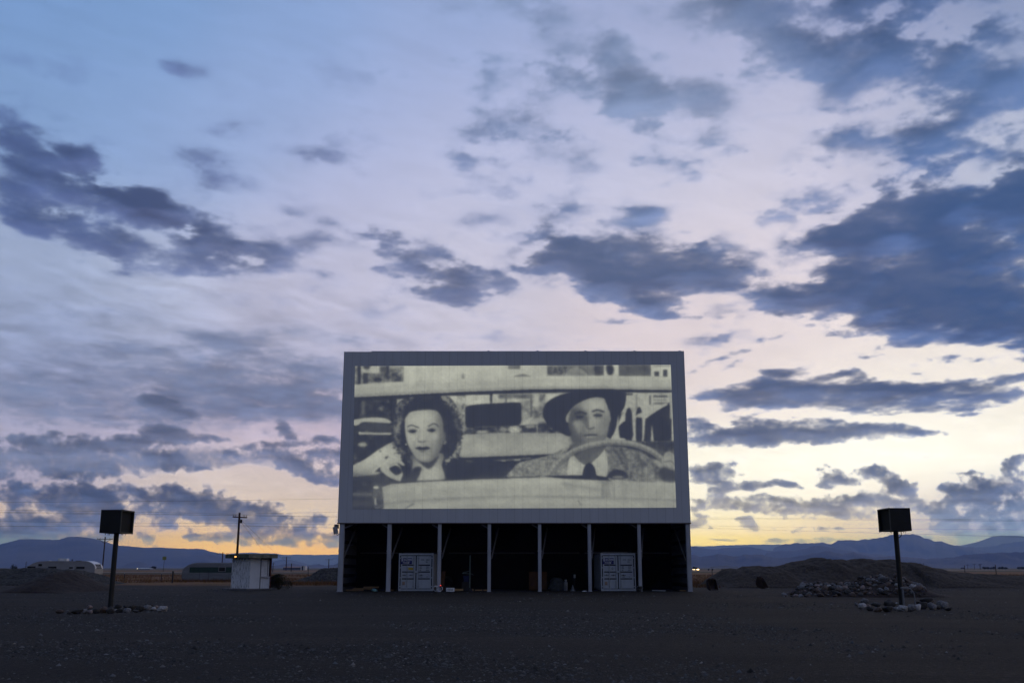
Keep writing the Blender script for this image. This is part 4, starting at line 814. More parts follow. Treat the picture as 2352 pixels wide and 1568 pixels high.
# the projected film, thrown onto the panel: grey values in the attribute "film"
im = film_frame()
q = [at(746.5 + x * .3662, 780.9 + y * .3662, SY - 0.012) for x, y in ((188, 163), (2168, 155), (2203, 1049), (172, 1058))]
NU, NV = 560, 250
S_, T_ = np.meshgrid(np.linspace(0, 1, NU), np.linspace(0, 1, NV))
Q = np.array([p[:] for p in q])
PX = (Q[0] * (1 - S_)[..., None] + Q[1] * S_[..., None]) * (1 - T_)[..., None] + (Q[3] * (1 - S_)[..., None] + Q[2] * S_[..., None]) * T_[..., None]
PX -= np.array([0.16, SY, 0])
a = np.arange(NV - 1)[:, None] * NU + np.arange(NU - 1)[None]
me = np_mesh('projected_picture', PX.reshape(-1, 3), np.stack([a, a + NU, a + NU + 1, a + 1], -1).reshape(-1, 4))
g = film_lookup(im, S_, T_)
lum = np.clip((g - 0.10) / 0.80, 0, 1.1) ** 1.75
colr = np.stack([lum * 0.385, lum * 0.388, lum * 0.300, np.ones_like(lum)], -1)
fa = me.attributes.new('film', 'FLOAT_COLOR', 'POINT'); fa.data.foreach_set('color', colr.astype(np.float32).ravel())
link('projected_picture', me, screen_paint('lit_screen_paint', (0.40, 0.40, 0.42), True), scr)['label'] = 'black and white film frame of a woman and a man in a hat driving'

# posts of the open front
POSTS = [(782.2, 0.34), (892.5, 0.28), (1008.6, 0.24), (1123.5, 0.23), (1239.8, 0.23), (1354.8, 0.23), (1470.0, 0.23), (1583.5, 0.30)]
px_ = []
for px, w in POSTS:
    x = sx(px, 1330, SY + .3); px_.append(x)
    b = MB(); b.box(x - w / 2, x + w / 2, 0.06, 0.36, 0.02, ZB - 0.075); b.box(x - w / 2 + .06, x + w / 2 - .06, 0.045, 0.06, 0.3, ZB - 0.5)
    b.box(x - w / 2 - .02, x + w / 2 + .02, 0.04, 0.38, 2.72, 2.80); b.box(x - w / 2 - .03, x + w / 2 + .03, 0.03, 0.39, -0.05, 0.03)
    b.build('post', white_metal, scr)
for i in range(7):
    s = 1 if i % 2 else -1
    b = MB(); b.bar((px_[i] + 0.16, 0.30, 2.25 + 0.0), (px_[i] + 0.62, 2.6, 4.45), 0.09); b.build('brace', grey_wood, scr)
    b = MB(); b.bar((px_[i] - 0.55 if i else px_[i] + 0.75, 0.24, ZB - 0.1), (px_[i], 0.24, ZB - 0.42), 0.10); b.build('bracket', grey_wood, scr)
b = MB(); b.bar((px_[7] - 0.16, 0.30, 2.0), (px_[7] - 0.6, 2.6, 4.45), 0.09); b.build('brace', grey_wood, scr)
b = MB()
for i in range(7):
    b.box(px_[i] + 0.2, px_[i + 1] - 0.2, 7.70, 7.78, 2.68, 2.78)
b.build('girt', grey_wood, scr)
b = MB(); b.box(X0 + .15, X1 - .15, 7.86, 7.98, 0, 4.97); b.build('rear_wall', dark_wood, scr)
for s, xw in ((1, X0 + 0.10), (-1, X1 - 0.20)):
    b = MB(); b.box(xw, xw + 0.10, 0.37, 7.85, 0, 4.985); w_ = b.build('side_wall', mat('wall_sheet', (0.10, 0.105, 0.12), 0.7, 0.2, 1.0), scr)
    b = MB()
    for z in (0.30, 0.95, 1.62, 2.30, 3.3, 4.3):
        b.box(*sorted((xw + (0.10 if s > 0 else 0), xw + (0.16 if s > 0 else -0.06))), 0.38, 7.86, z, z + 0.24)
    b.build('wall_rail', dark_wood, w_)
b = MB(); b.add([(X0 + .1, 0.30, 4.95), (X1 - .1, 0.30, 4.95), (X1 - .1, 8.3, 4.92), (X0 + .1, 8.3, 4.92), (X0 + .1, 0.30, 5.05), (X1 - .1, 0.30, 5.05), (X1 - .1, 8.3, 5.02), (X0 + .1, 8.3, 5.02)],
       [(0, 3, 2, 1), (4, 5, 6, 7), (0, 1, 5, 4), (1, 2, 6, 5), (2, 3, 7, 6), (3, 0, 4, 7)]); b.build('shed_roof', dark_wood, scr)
for i in range(8):                                        # raking struts that hold the panel up from behind
    b = MB(); b.bar((px_[i], 0.34, 14.5), (px_[i], 7.8, 5.06), 0.2); b.bar((px_[i], 0.34, 9.5), (px_[i], 4.2, 5.06), 0.16); b.build('strut', grey_wood, scr)
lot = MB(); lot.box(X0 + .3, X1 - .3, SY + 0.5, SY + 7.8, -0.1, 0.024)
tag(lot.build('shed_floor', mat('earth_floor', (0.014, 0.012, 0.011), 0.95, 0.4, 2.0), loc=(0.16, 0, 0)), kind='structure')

# flood lamp on a bracket at the left corner of the screen
t = thing('flood_lamp', 'pale flood lamp on a curved bracket at the corner of the screen', 'flood lamp', at(783, 1224, SY + 0.2))
p = at(770.6, 1217.5, SY + 0.2) - t.location
b = MB(); b.bar(p + Vector((0.05, 0, -0.24)), p + Vector((-0.05, 0, 0.25)), 0.24, 0.30); b.bar(p + Vector((0.0, -0.17, -0.20)), p + Vector((-0.02, -0.17, 0.2)), 0.2, 0.03)
b.build('lamp_head', white_metal, t, bevel=0.02)
p2 = at(772.9, 1208.4, SY + 0.2) - t.location
b = MB(); b.box(p2.x - .15, p2.x + .15, -.12, .12, p2.z - .14, p2.z + .14); b.build('junction_box', mat('box_grey', (0.12, 0.12, 0.13), 0.6), t)
b = MB(); b.tube([p + Vector((0.02, 0, -0.22)), p + Vector((0.14, 0, -0.34)), (-0.02, 0.02, 0.02), (0.10, 0.03, 0.14)], 0.022, 6); b.tube([p2 + Vector((0, 0, -.14)), p + Vector((-0.02, 0, .2))], 0.018, 6); b.build('bracket', dark_wood, t)

# ------------------------------------------------------------------ two shipping containers in the shed
cont_m = mat('container_paint', (0.35, 0.38, 0.43), 0.55, 0.14, 1.6, stretch=(1, 1, 0.4))
seal_and_shade = mat('door_seal', (0.006, 0.006, 0.007), 0.8)  # black rubber seal; also colours the painted shade in the door grooves
blue = mat('sign_blue', (0.012, 0.016, 0.12), 0.5, 0.1)
ink = mat('black_ink', (0.02, 0.02, 0.022), 0.7); pale = mat('white_ink', (0.62, 0.64, 0.68), 0.6)
yellow = mat('yellow_plate', (0.36, 0.26, 0.02), 0.6); tan = mat('tan_label', (0.26, 0.19, 0.15), 0.8)
def container(label, pxc, num, check, extra):
    Y = SY + 0.9; x = at(pxc, 1330, Y).x; W, H, D = 2.44, 2.59, 6.06
    t = thing('shipping_container', label, 'shipping container', (x, Y, 0.03), 0, 'shipping containers in the shed')
    b = MB(); h = W / 2
    for s in (-1, 1):
        b.box(*sorted((s * h, s * (h - 0.075))), 0.0, 0.12, 0.18, H - 0.15)
        for z in (0, H - 0.15): b.box(*sorted((s * h, s * (h - 0.16))), -0.012, 0.17, z, z + 0.16 if z == 0 else H)
    b.box(-h + .16, h - .16, 0.0, 0.14, H - 0.135, H - 0.012); b.box(-h + .16, h - .16, 0.0, 0.14, 0.01, 0.125)
    b.build('corner_frame', cont_m, t)
    b = MB(); n = 44                                      # corrugated box
    ys = []
    for i in range(n + 1):
        y = 0.16 + (D - 0.16) * i / n; ys.append((y, 0.0 if (i // 1) % 4 in (0, 1) else 0.035))
    for s in (-1, 1):
        vs = []
        for y, d in ys: vs += [(s * (h - 0.01 - d), y, 0.16), (s * (h - 0.01 - d), y, H - 0.1)]
        b.add(vs, [(2 * i, 2 * i + 2, 2 * i + 3, 2 * i + 1) for i in range(n)])
    b.box(-h + .02, h - .02, 0.15, D, H - 0.10, H - 0.03); b.box(-h + .02, h - .02, 0.15, D, 0.05, 0.16); b.box(-h + .02, h - .02, D - 0.05, D - 0.004, 0.17, H - 0.11)
    b.build('body', cont_m, t)
    b = MB(); b.box(-h + .076, h - .076, 0.10, 0.115, 0.126, H - .136); b.build('door_seal', seal_and_shade, t)
    for s in (-1, 1):
        x0, x1 = sorted((s * 0.036, s * (h - 0.145))); b = MB()
        zs = [0.165, 0.80, 0.86, 1.27, 1.33, 1.74, 1.80, H - .185]
        b.box(x0, x0 + .09, 0.04, 0.099, 0.165, H - .185); b.box(x1 - .09, x1, 0.04, 0.099, 0.165, H - .185)
        b.box(x0 + .09, x1 - .09, 0.07, 0.097, 0.17, H - .19)
        for za, zb in ((0.17, 0.79), (0.87, 1.26), (1.34, 1.73), (1.81, H - .19)): b.box(x0 + .091, x1 - .091, 0.046, 0.069, za, zb)
        for z in (0.28, 0.88, 1.56, 2.22): b.box(*sorted((s * (h - 0.15), s * (h - 0.03))), -0.012, 0.038, z, z + 0.07)
        d = b.build('door', cont_m, t)
        gb = MB()
        for z in (0.795, 1.265, 1.735): gb.box(x0 + .092, x1 - .092, 0.058, 0.0685, z - .004, z + .074)
        gb.build('groove_shade', seal_and_shade, d)  # dark strips paint the shade of the recesses between door panels
        for bx in ((-0.63, -0.17) if s < 0 else (0.17,)):
            b = MB(); b.tube([(bx, 0.0, 0.06), (bx, 0.0, H - 0.06)], 0.017, 8)
            for z in (0.12, 0.28, 1.2, 2.2, H - .14): b.box(bx - .05, bx + .05, -0.008, 0.045, z, z + .06)
            b.build('locking_bar', mat('bar_metal', (0.24, 0.26, 0.29), 0.5, 0.2, 3), d)
        for hx in ((-0.98, -0.50) if s < 0 else (0.22,)):
            b = MB(); b.box(hx, hx + 0.30, -0.012, 0.0, 1.07, 1.095); b.box(hx + .13, hx + .17, -0.012, 0.044, 1.05, 1.14); b.build('handle', mat('handle_dark', (0.03, 0.032, 0.035), 0.6), d)
    b = MB(); b.box(-0.085, 0.085, -0.03, 0.035, 1.26, 1.37); b.build('lock_box', cont_m, t)
    sg = MB().box(-1.08, -0.30, 0.030, 0.045, 1.84, 2.25).build('sign_board', blue, t)
    lettering('REALLWORKS', 0.118, pale, sg, -0.885, 0.024, 2.10, sx=0.78); lettering('CONSTRUCTION AND REMODELING', 0.042, pale, sg, -1.06, 0.024, 2.0, sx=0.92); lettering('(719) 852-3088', 0.10, pale, sg, -0.94, 0.024, 1.895, sx=0.72)
    b = MB()                                              # round emblem: ring, upright and foot
    pts = [(-0.985 + 0.075 * math.cos(a), 0.027, 2.145 + 0.085 * math.sin(a)) for a in np.linspace(0.5, 5.8, 16)]
    b.tube(pts, 0.009, 4); b.box(-1.008, -0.99, .022, .03, 2.075, 2.215); b.box(-0.965, -0.947, .022, .03, 2.075, 2.215); b.box(-0.99, -0.965, .022, .03, 2.137, 2.153); b.box(-0.947, -0.91, .022, .03, 2.075, 2.091)
    b.build('emblem', pale, sg)
    lettering('KWNU', 0.10, ink, t, 0.34, 0.040, 2.10, sx=0.72); lettering(num + ' ' + check, 0.10, ink, t, 0.66, 0.040, 2.10, sx=0.74); lettering('22G1', 0.10, ink, t, 0.66, 0.040, 1.96, sx=0.8)
    for i, (w1, w2) in enumerate((('MGW', '30480'), ('TARE', '2230'), ('NET', '28250'))):
        lettering(w1, 0.085, ink, t, 0.25, 0.040, 1.625 - i * 0.115, sx=0.8); lettering(w2 + ' KG', 0.075, ink, t, 0.70, 0.040, 1.625 - i * 0.115, sx=0.66)
    lettering('CU.CAP.', 0.085, ink, t, 0.24, 0.040, 0.935, sx=0.72); lettering('33.2', 0.075, ink, t, 0.74, 0.040, 0.94, sx=0.8)
    MB().box(-0.95, -0.77, 0.028, 0.044, 0.40, 0.64).build('paper_label', tan, t); MB().box(0.77, 0.95, 0.028, 0.044, 1.01, 1.20).build('paper_label', mat('grey_label', (0.36, 0.38, 0.46), 0.8), t)
    if extra == 'yellow': MB().box(-0.54, -0.2, 0.028, 0.044, 1.43, 1.60).build('warning_plate', yellow, t)
    else:
        pts = [(-0.40 + 0.05 * math.cos(a), 0.036, 1.53 + 0.07 * math.sin(a)) for a in np.linspace(0, 6.28, 15)]
        MB().tube(pts, 0.010, 4).build('ring_mark', ink, t)
    return t
container('grey steel container with a yellow plate on its left door, near the shed middle', 955.0, '100085', '8', 'yellow')
c2 = container('grey steel container with boards on its roof and a black bucket beside it', 1420.5, '100104', '5', 'ring')

# ------------------------------------------------------------------ things left in the shed
brown = mat('plywood', (0.055, 0.024, 0.010), 0.85, 0.3, 2, stretch=(4, 4, 1)); lumber = mat('fresh_lumber', (0.30, 0.19, 0.09), 0.8, 0.25, 3, stretch=(1, 6, 6))
drk = mat('dark_metal', (0.02, 0.02, 0.022), 0.6); greyp = mat('grey_paint', (0.20, 0.21, 0.22), 0.6)
def at_s(x, y, Y):                                        # measuring frame of the shed close-up
    return at(987.6 + x * .166, 1251.8 + y * .166, Y)
FZ = 0.026
def plank(name, label, cat, a, b_, w, h, m, group=None):
    o = MB().bar(Vector((0, 0, 0)), Vector(b_) - Vector(a), w, h).build(name, m, None, a)
    return tag(o, label, cat, group)
# carton on the sill of the second bay
t = thing('carton', 'white printed carton lying on the ground by a shed post', 'box', (at_s(283, 620, SY + .2).x, SY + 0.1, 0.012))
MB().box(-.28, .28, -.15, .15, 0, .25).build('box_body', pale, t, bevel=0.008); lettering('FRAGILE', 0.09, ink, t, -0.2, -0.156, 0.1) if False else None
MB().box(-.20, .20, -.156, -.151, .06, .19).build('printed_panel', mat('print_grey', (0.35, 0.36, 0.38), 0.8, 0.6, 14), t)
# coil of pale cable with a red pilot light
p = at_s(128, 610, SY - 0.1)
t = thing('cable_reel', 'coil of pale cable with a small red pilot light leaning on a post', 'cable reel', (p.x, SY - 0.12, 0.0))
for i, (r, dx) in enumerate(((.20, 0), (.17, .05), (.15, -.28), (.18, -.24))):
    pts = [(dx + r * math.cos(a), 0.02 * i + 0.02, 0.22 + r * math.sin(a)) for a in np.linspace(0, 6.283, 22)]
    MB().tube(pts, 0.016, 6, False).build('coil', pale, t)
MB().lathe([(0.03, 0), (0.035, 0.02), (0.02, 0.05)], 8, (0.10, -0.03, 0.40)).build('pilot_light', mat('red_light', (0.5, 0.02, 0.01), 0.4, 0.1, emit=(1, 0.05, 0.02), strength=1.6), t)
MB().box(0.04, 0.16, -0.02, 0.06, 0.30, 0.40).build('plug_box', drk, t)
tag(MB().bar((0, 0, 0), (0.10, 0.5, 1.35), 0.30, 0.03).build('plywood_sheet', brown, None, (at_s(163, 640, SY + 1).x, SY + 0.8, FZ)), 'narrow brown plywood sheet leaning behind the cable coil', 'plywood')
t = thing('wire_bundle', 'round bundle of dark wire hanging behind a brown plywood sheet', 'wire bundle', (at_s(232, 430, SY + 2.2).x, SY + 2.2, FZ))
for i in range(6):
    r = 0.42 - 0.03 * i
    MB().tube([(r * math.cos(a), 0.03 * i, 0.62 + r * 1.0 * math.sin(a)) for a in np.linspace(0, 6.283, 24)], 0.012, 5, False).build('coil', drk, t)
MB().box(-.4, .4, .0, .3, 0, 0.19).build('wire_rest', drk, t)
# umbrella stand pole with shelf
p = at_s(551, 630, SY + 1.2)
t = thing('stand_pole', 'thin greenish upright pole with a shelf arm and a heavy foot', 'pole', (p.x, SY + 1.2, FZ))
gp_ = mat('pale_green', (0.13, 0.17, 0.15), 0.6)
MB().tube([(0, 0, 0.1), (0, 0, 2.45)], 0.035, 8).build('upright', gp_, t); MB().lathe([(0.2, 0), (0.18, 0.1), (0.05, 0.22)], 12).build('foot', drk, t)
MB().bar((-0.55, 0, 1.22), (0.22, 0, 1.16), 0.10, 0.03).bar((0.2, 0, 1.16), (0.23, 0, 1.06), 0.03).bar((-0.5, 0, 1.25), (-0.05, 0, 1.36), .06, .03).build('shelf_arm', gp_, t)
t = thing('storage_bin', 'blue plastic bin on a dark crate beside the greenish pole', 'bin', (at_s(500, 440, SY + 2).x, SY + 2.0, FZ))
MB().add([(-.16, -.16, .62), (.16, -.16, .62), (.16, .16, .62), (-.16, .16, .62), (-.19, -.19, 1.02), (.19, -.19, 1.02), (.19, .19, 1.02), (-.19, .19, 1.02)], [(0, 3, 2, 1), (0, 1, 5, 4), (1, 2, 6, 5), (2, 3, 7, 6), (3, 0, 4, 7)]).box(-.21, .21, -.21, .21, 1.0, 1.04).build('tub', mat('bin_blue', (0.012, 0.02, 0.08), 0.5), t)
MB().box(-.3, .3, -.25, .25, 0, .60).build('crate', drk, t)
for i, (xa, xb, y, lab) in enumerate(((335, 460, 596, 'yellow lumber beam on the floor right of the white carton'), (560, 600, 596, 'short yellow lumber offcut on the floor beside the greenish pole'), (620, 720, 606, 'thin pale lath on the floor right of the greenish pole'), (738, 790, 606, 'thin pale lath end on the floor against the middle shed post'))):
    a, c = at_s(xa, y, SY + 1.6), at_s(xb, y + 3, SY + 1.6)
    h = 0.14 if i < 2 else 0.07
    plank('lumber_beam', lab, 'lumber', (a.x, SY + 1.6 + .5 * (i > 1), FZ + h / 2 + 0.004), (c.x, SY + 1.65 + .5 * (i > 1), FZ + h / 2 + 0.004), h, h, lumber, 'lumber on the shed floor')
# cabinet, tarp, cylinder
t = thing('wooden_cabinet', 'plain brown wooden cabinet with two doors standing deep in the shed', 'cabinet', (at_s(1495, 620, SY + 3).x, SY + 3.0, FZ))
MB().box(-.66, .66, 0, .6, .04, 1.32).box(-.60, .60, 0.05, .55, 0, .04).build('carcass', brown, t)
for s in (-1, 1):
    d = MB().box(*sorted((s * .01, s * .64)), -.02, -.002, .08, 1.28).build('door', mat('cabinet_door', (0.06, 0.026, 0.011), 0.8, 0.3, 2, stretch=(4, 4, 1)), t); MB().box(*sorted((s * .05, s * .08)), -.05, -.021, .62, .72).build('handle', drk, d)
v, f = ico(3); v = v * (1 + lump(v, 77, 0.3))[:, None] * np.array([.52, .4, .62]); v[:, 2] = np.maximum(v[:, 2] + .38, 0)
tag(link('tarp_bundle', np_mesh('tarp_bundle', v, f), mat('tarp', (0.035, 0.04, 0.045), 0.7, 0.4, 4), None, (at_s(1760, 560, SY + 2.5).x, SY + 2.5, FZ), smooth=True), 'rounded heap under a dark tarpaulin between the cabinet and gas cylinder', 'tarpaulin')
t = thing('gas_cylinder', 'upright grey gas cylinder with a narrow valve neck', 'gas cylinder', (at_s(1880, 620, SY + 1.0).x, SY + 1.0, FZ))
MB().lathe([(.12, 0), (.145, .04), (.145, .52), (.12, .60), (.05, .64)], 14).build('tank', mat('tank_grey', (0.13, 0.13, 0.135), 0.5), t, smooth=True); MB().lathe([(.03, .62), (.03, .74), (.05, .74), (.05, .80)], 10).build('valve', drk, t); MB().lathe([(.09, .66), (.09, .78), (.085, .78), (.085, .66)], 12).build('collar', greyp, t)
t = thing('traffic_cone', 'small pale cone standing right of the gas cylinder', 'cone', (at_s(1975, 600, SY + 1.2).x, SY + 1.2, FZ))
MB().lathe([(.13, .03), (.03, .40), (.02, .41)], 12).build('cone_body', mat('pale_cone', (0.12, 0.13, 0.15), 0.6), t); MB().box(-.17, .17, -.17, .17, 0, .03).build('base', greyp, t)
t = thing('switch_box', 'small white switch box on a thin stake behind the pale cone', 'switch box', (at_s(2002, 450, SY + 1.8).x, SY + 1.8, FZ))
MB().box(-.07, .07, -.05, .05, .88, 1.13).build('box_body', greyp, t); MB().box(-.02, .02, -.02, .02, 0, .88).build('stake', drk, t)
t = thing('paper_scrap', 'crumpled white paper scrap on the ground by the container', 'paper', (at_s(2137, 636, SY).x, SY + 0.3, 0.028))
v, f = ico(2); v = v * (1 + lump(v, 5, 0.5))[:, None] * np.array([.15, .08, .03]); link('paper', np_mesh('paper', v, f), pale, t)
plank('leaning_board', 'rusty brown board leaning upright against a shed post', 'board', (at_s(2228, 636, SY + .5).x, SY + 0.62, FZ + .02), (at_s(2214, 140, SY + .5).x, SY + 0.46, 2.38), 0.11, 0.05, mat('rusty_board', (0.22, 0.075, 0.025), 0.9, 0.3, 3))
t = thing('bucket', 'black bucket with a pale rim by the container', 'bucket', (at(1355.1 + 1735 * .06593, 1356, SY + 0.2).x, SY + 0.1, 0.012))
MB().lathe([(.13, 0), (.17, .36), (.155, .36), (.12, .03)], 16).build('pail', drk, t); MB().lathe([(.165, .345), (.185, .35), (.185, .372), (.165, .376)], 16).build('rim', greyp, t)
MB().tube([(-.18, 0, .35), (-.21, -.05, .2), (0, -.19, .14), (.21, -.05, .2), (.18, 0, .35)], .006, 5).build('handle', greyp, t)
for i in range(4):                                        # boards on top of the second container
    z = 0.03 + 2.59 + 0.026 + 0.05 * (i // 2); dx = (-0.3, 0.25, -0.1, 0.45)[i]
    plank('roof_board', ('long grey board lying lowest along the container roof, sticking out over its side', 'grey board lying behind the first on the container roof', 'topmost grey board on the container roof, its end out at one side', 'short grey board on top of the stack on the container roof')[i], 'board',
          (c2.location.x - (1.75, 1.1, 1.0, .4)[i] + dx, c2.location.y + (.25, .55, .3, .5)[i], z), (c2.location.x + (1.0, 1.15, .6, .75)[i], c2.location.y + (.3, .5, .34, .52)[i], z), .16, .045, grey_wood, 'boards on the container roof')
# lumber pile and pallet in the first bays
def at_c(x, y, Y): return at(757.9 + x * .1099, 1194.3 + y * .1099, Y)
old = mat('old_lumber', (0.15, 0.095, 0.05), 0.9, 0.4, 3, stretch=(1, 6, 6))
for i, (xa, xb, y, dz, lab) in enumerate(((340, 700, 1475, 0, 'lowest brown plank of the lumber pile inside the first bay'), (480, 900, 1450, .10, 'middle brown plank of the lumber pile inside the first bay'), (700, 1020, 1430, .20, 'top brown plank of the lumber pile, in the first bay'), (1255, 1330, 1440, 0, 'brown plank end beside the container with the yellow plate'))):
    a, c = at_c(xa, y, SY + 1.3), at_c(xb, y, SY + 1.3)
    plank('lumber_plank', lab, 'plank', (a.x, SY + 1.2 + .12 * (i % 2), FZ + .052 + dz * 1.01), (c.x, SY + 1.34 - .1 * (i % 2), FZ + .052 + dz * 1.01), .22, .098, old, 'planks piled in the first bay')
v, f = ico(2); v = v * (1 + lump(v, 15, 0.4))[:, None] * np.array([.15, .1, .09]); v[:, 2] = np.maximum(v[:, 2] + .05, 0)
tag(link('plastic_bag', np_mesh('plastic_bag', v, f), mat('teal_plastic', (0.10, 0.22, 0.22), 0.5), None, (at_c(925, 1490, SY).x, SY + 0.15, 0.02)), 'crumpled teal plastic bag on the ground by the plank pile', 'plastic bag')
plank('pipe_length', 'thin pale pipe lying on the ground in the last bay', 'pipe', (at(746.5 + 2060 * .3662, 1350, SY + 1).x, SY + 1.6, FZ + .03), (at(746.5 + 2130 * .3662, 1352, SY + 1).x, SY + 0.7, FZ + .03), .05, .05, pale)
plank('lumber_offcut', 'flat yellow lumber offcut by the last shed post', 'lumber', (at(746.5 + 2236 * .3662, 1352, SY).x, SY + 0.75, FZ + .04), (at(746.5 + 2275 * .3662, 1352, SY).x, SY + 0.7, FZ + .04), .16, .07, lumber)
# ------------------------------------------------------------------ ticket booth
P0 = gnd(373.2 + 1085 * .1831, 1148.4 + 1124 * .1831)      # its near corner
th = math.radians(44)
booth = thing('ticket_booth', 'small white plank ticket booth with peeling paint and a flat green roof', 'ticket booth', (P0.x, P0.y, 0.0))
ul = Vector((-math.cos(th), math.sin(th), 0)); ur = Vector((math.sin(th), math.cos(th), 0))
WL, WR, BH = 2.56, 1.78, 2.32
def bq(a, c, z): return ul * a + ur * c + Vector((0, 0, z))
def planks(u, out, a0, a1, z0, z1, n, t=0.022):
    """upright boards along u with gaps, standing proud of the wall"""
    b = MB(); rs_ = random.Random(5)
    w = (a1 - a0) / n
    for i in range(n):
        p, q = a0 + w * i + 0.006, a0 + w * (i + 1) - 0.006; d = out * (t + rs_.random() * 0.006); k = out * 0.001
        zt = z1 - rs_.random() * 0.01
        b.add([u * p + k + Vector((0, 0, z0)), u * q + k + Vector((0, 0, z0)), u * q + d + Vector((0, 0, z0)), u * p + d + Vector((0, 0, z0)), u * p + k + Vector((0, 0, zt)), u * q + k + Vector((0, 0, zt)), u * q + d + Vector((0, 0, zt)), u * p + d + Vector((0, 0, zt))],
              [(0, 3, 2, 1), (4, 5, 6, 7), (0, 1, 5, 4), (1, 2, 6, 5), (2, 3, 7, 6), (3, 0, 4, 7)])
    return b
def peeled(name, lo, hi):
    m = mat(name, (0.06, 0.045, 0.038), 0.85, 0.3, 5.0, stretch=(5, 5, 0.55), col2=(0.80, 0.79, 0.80), edge=(lo, hi)); return m
wall_core = mat('booth_core', (0.03, 0.024, 0.02), 0.9)
b = MB(); b.add([bq(0, 0, .1), bq(WL, 0, .1), bq(WL, WR, .1), bq(0, WR, .1), bq(0, 0, BH), bq(WL, 0, BH), bq(WL, WR, BH), bq(0, WR, BH)], [(0, 3, 2, 1), (4, 5, 6, 7), (0, 1, 5, 4), (1, 2, 6, 5), (2, 3, 7, 6), (3, 0, 4, 7)])
b.build('wall', wall_core, booth)
planks(ul, -ur, 0.0, WL, .1, BH, 17).build('plank_cladding', peeled('peeling_paint', 0.40, 0.47), booth)['label'] = 'badly peeled plank side'
planks(ur, -ul, 0.0, WR * .48, .1, BH, 9).build('plank_cladding', peeled('sound_paint', 0.26, 0.34), booth)
b = planks(ur, -ul, WR * .52, WR * .97, .1, .92, 4); b.build('plank_cladding', peeled('sill_paint', 0.33, 0.42), booth)
def slab(u0, u1, c0, c1, z0, z1): 
    m = MB(); m.add([bq(u0, c0, z0), bq(u1, c0, z0), bq(u1, c1, z0), bq(u0, c1, z0), bq(u0, c0, z1), bq(u1, c0, z1), bq(u1, c1, z1), bq(u0, c1, z1)], [(0, 3, 2, 1), (4, 5, 6, 7), (0, 1, 5, 4), (1, 2, 6, 5), (2, 3, 7, 6), (3, 0, 4, 7)]); return m
trimw = mat('white_trim', (0.70, 0.68, 0.68), 0.8, 0.2, 3)
slab(-.035, 0.0, WR * .48, WR * .515, .1, BH).build('corner_trim', mat('grey_trim', (0.16, 0.15, 0.16), .8), booth)
wf = slab(-.03, -.001, WR * .53, WR * .90, .98, BH - .08).build('window_shutter', trimw, booth); slab(-.045, -.031, WR * .82, WR * .86, 1.0, BH - .1).build('shutter_batten', mat('batten_grey', (0.22, 0.21, 0.22), .8), wf)
slab(-.16, -.001, WR * .50, WR * .93, .92, .965).build('counter', trimw, booth)
slab(-.06, .0, WR * .96, WR * 1.02, .1, BH).build('corner_post', mat('rust_post', (0.10, 0.035, 0.025), .85), booth)
fas = mat('green_fascia', (0.06, 0.08, 0.055), .8, .4, 2.5, col2=(0.17, 0.19, 0.13))
r = slab(-.42, WL + .38, -.42, WR + .28, BH + .002, BH + .29).build('roof', fas, booth)
slab(-.40, WL + .36, -.40, WR + .26, BH + .292, BH + .31).build('roof_felt', mat('roof_felt', (0.12, 0.10, 0.085), .9), r)
slab(-.435, -.421, -.43, WR + .29, BH + .01, BH + .285).build('fascia_board', mat('pale_fascia', (0.16, 0.16, 0.11), .8, .35, 2.5, col2=(0.36, 0.34, 0.25)), r)
slab(-.5, WL + .5, -.5, WR + .3, -0.05, .1).build('slab', mat('concrete', (0.16, 0.15, 0.15), .85), booth)
lampb = slab(1.22, 1.42, -.50, -.422, BH + .06, BH + .16).build('wall_lamp', drk, booth)
slab(1.20, 1.44, -.515, -.501, BH + .075, BH + .145).build('lamp_lens', mat('warm_lens', (0.8, 0.5, 0.2), .4, .05, emit=(1.0, 0.42, 0.10), strength=3.2), lampb)

# shrub beside the booth
def leafy(name, label, cat, loc, rx, ry, rz, n, leaf, cols, seed, group=None, stems=7):
    rs = np.random.RandomState(seed); t = thing(name, label, cat, loc, 0, group)
    k = 9; cl = rs.normal(0, 0.42, (k, 3)); cl[:, 2] = np.abs(cl[:, 2]) * 1.3
    c = cl[rs.randint(0, k, n)] + rs.normal(0, 0.25, (n, 3)); c = c / np.maximum(1, np.linalg.norm(c, axis=1) / 1.05)[:, None]
    c = c * np.array([rx, ry, rz]); c[:, 2] = np.abs(c[:, 2]) + 0.08
    d1 = rs.normal(0, 1, (n, 3)); d1 /= np.linalg.norm(d1, axis=1)[:, None]; d2 = np.cross(d1, rs.normal(0, 1, (n, 3))); d2 /= np.linalg.norm(d2, axis=1)[:, None]
    L = leaf * np.exp(rs.normal(0, .3, n))[:, None]
    v = np.stack([c - d1 * L, c + d2 * L * .4, c + d1 * L, c - d2 * L * .4], 1).reshape(-1, 3)
    link('foliage', np_mesh('foliage', v, np.arange(n * 4).reshape(-1, 4)), mat('leaf', cols[0], .8, .3, 2.5, col2=cols[1]), t)
    b = MB()
    for i in range(stems):
        a = i * 2.4; e = Vector((math.cos(a) * rx * .6, math.sin(a) * ry * .6, rz * (.6 + .3 * ((i * 7) % 5) / 5)))
        b.tube([(0, 0, -.03), e * .5 + Vector((0, 0, .05)), e], [.03, .02, .008], 5)
    b.build('stems', mat('twig', (0.05, 0.035, 0.025), .9), t)
    return t
p = gnd(373.2 + 1432 * .1831, 1148.4 + 1118 * .1831)
leafy('shrub', 'dark green leafy shrub growing against the ticket booth', 'shrub', (p.x + .1, p.y + .3, 0), .98, .75, 1.0, 4200, .045, ((0.010, 0.014, 0.006), (0.05, 0.052, 0.02)), 21)

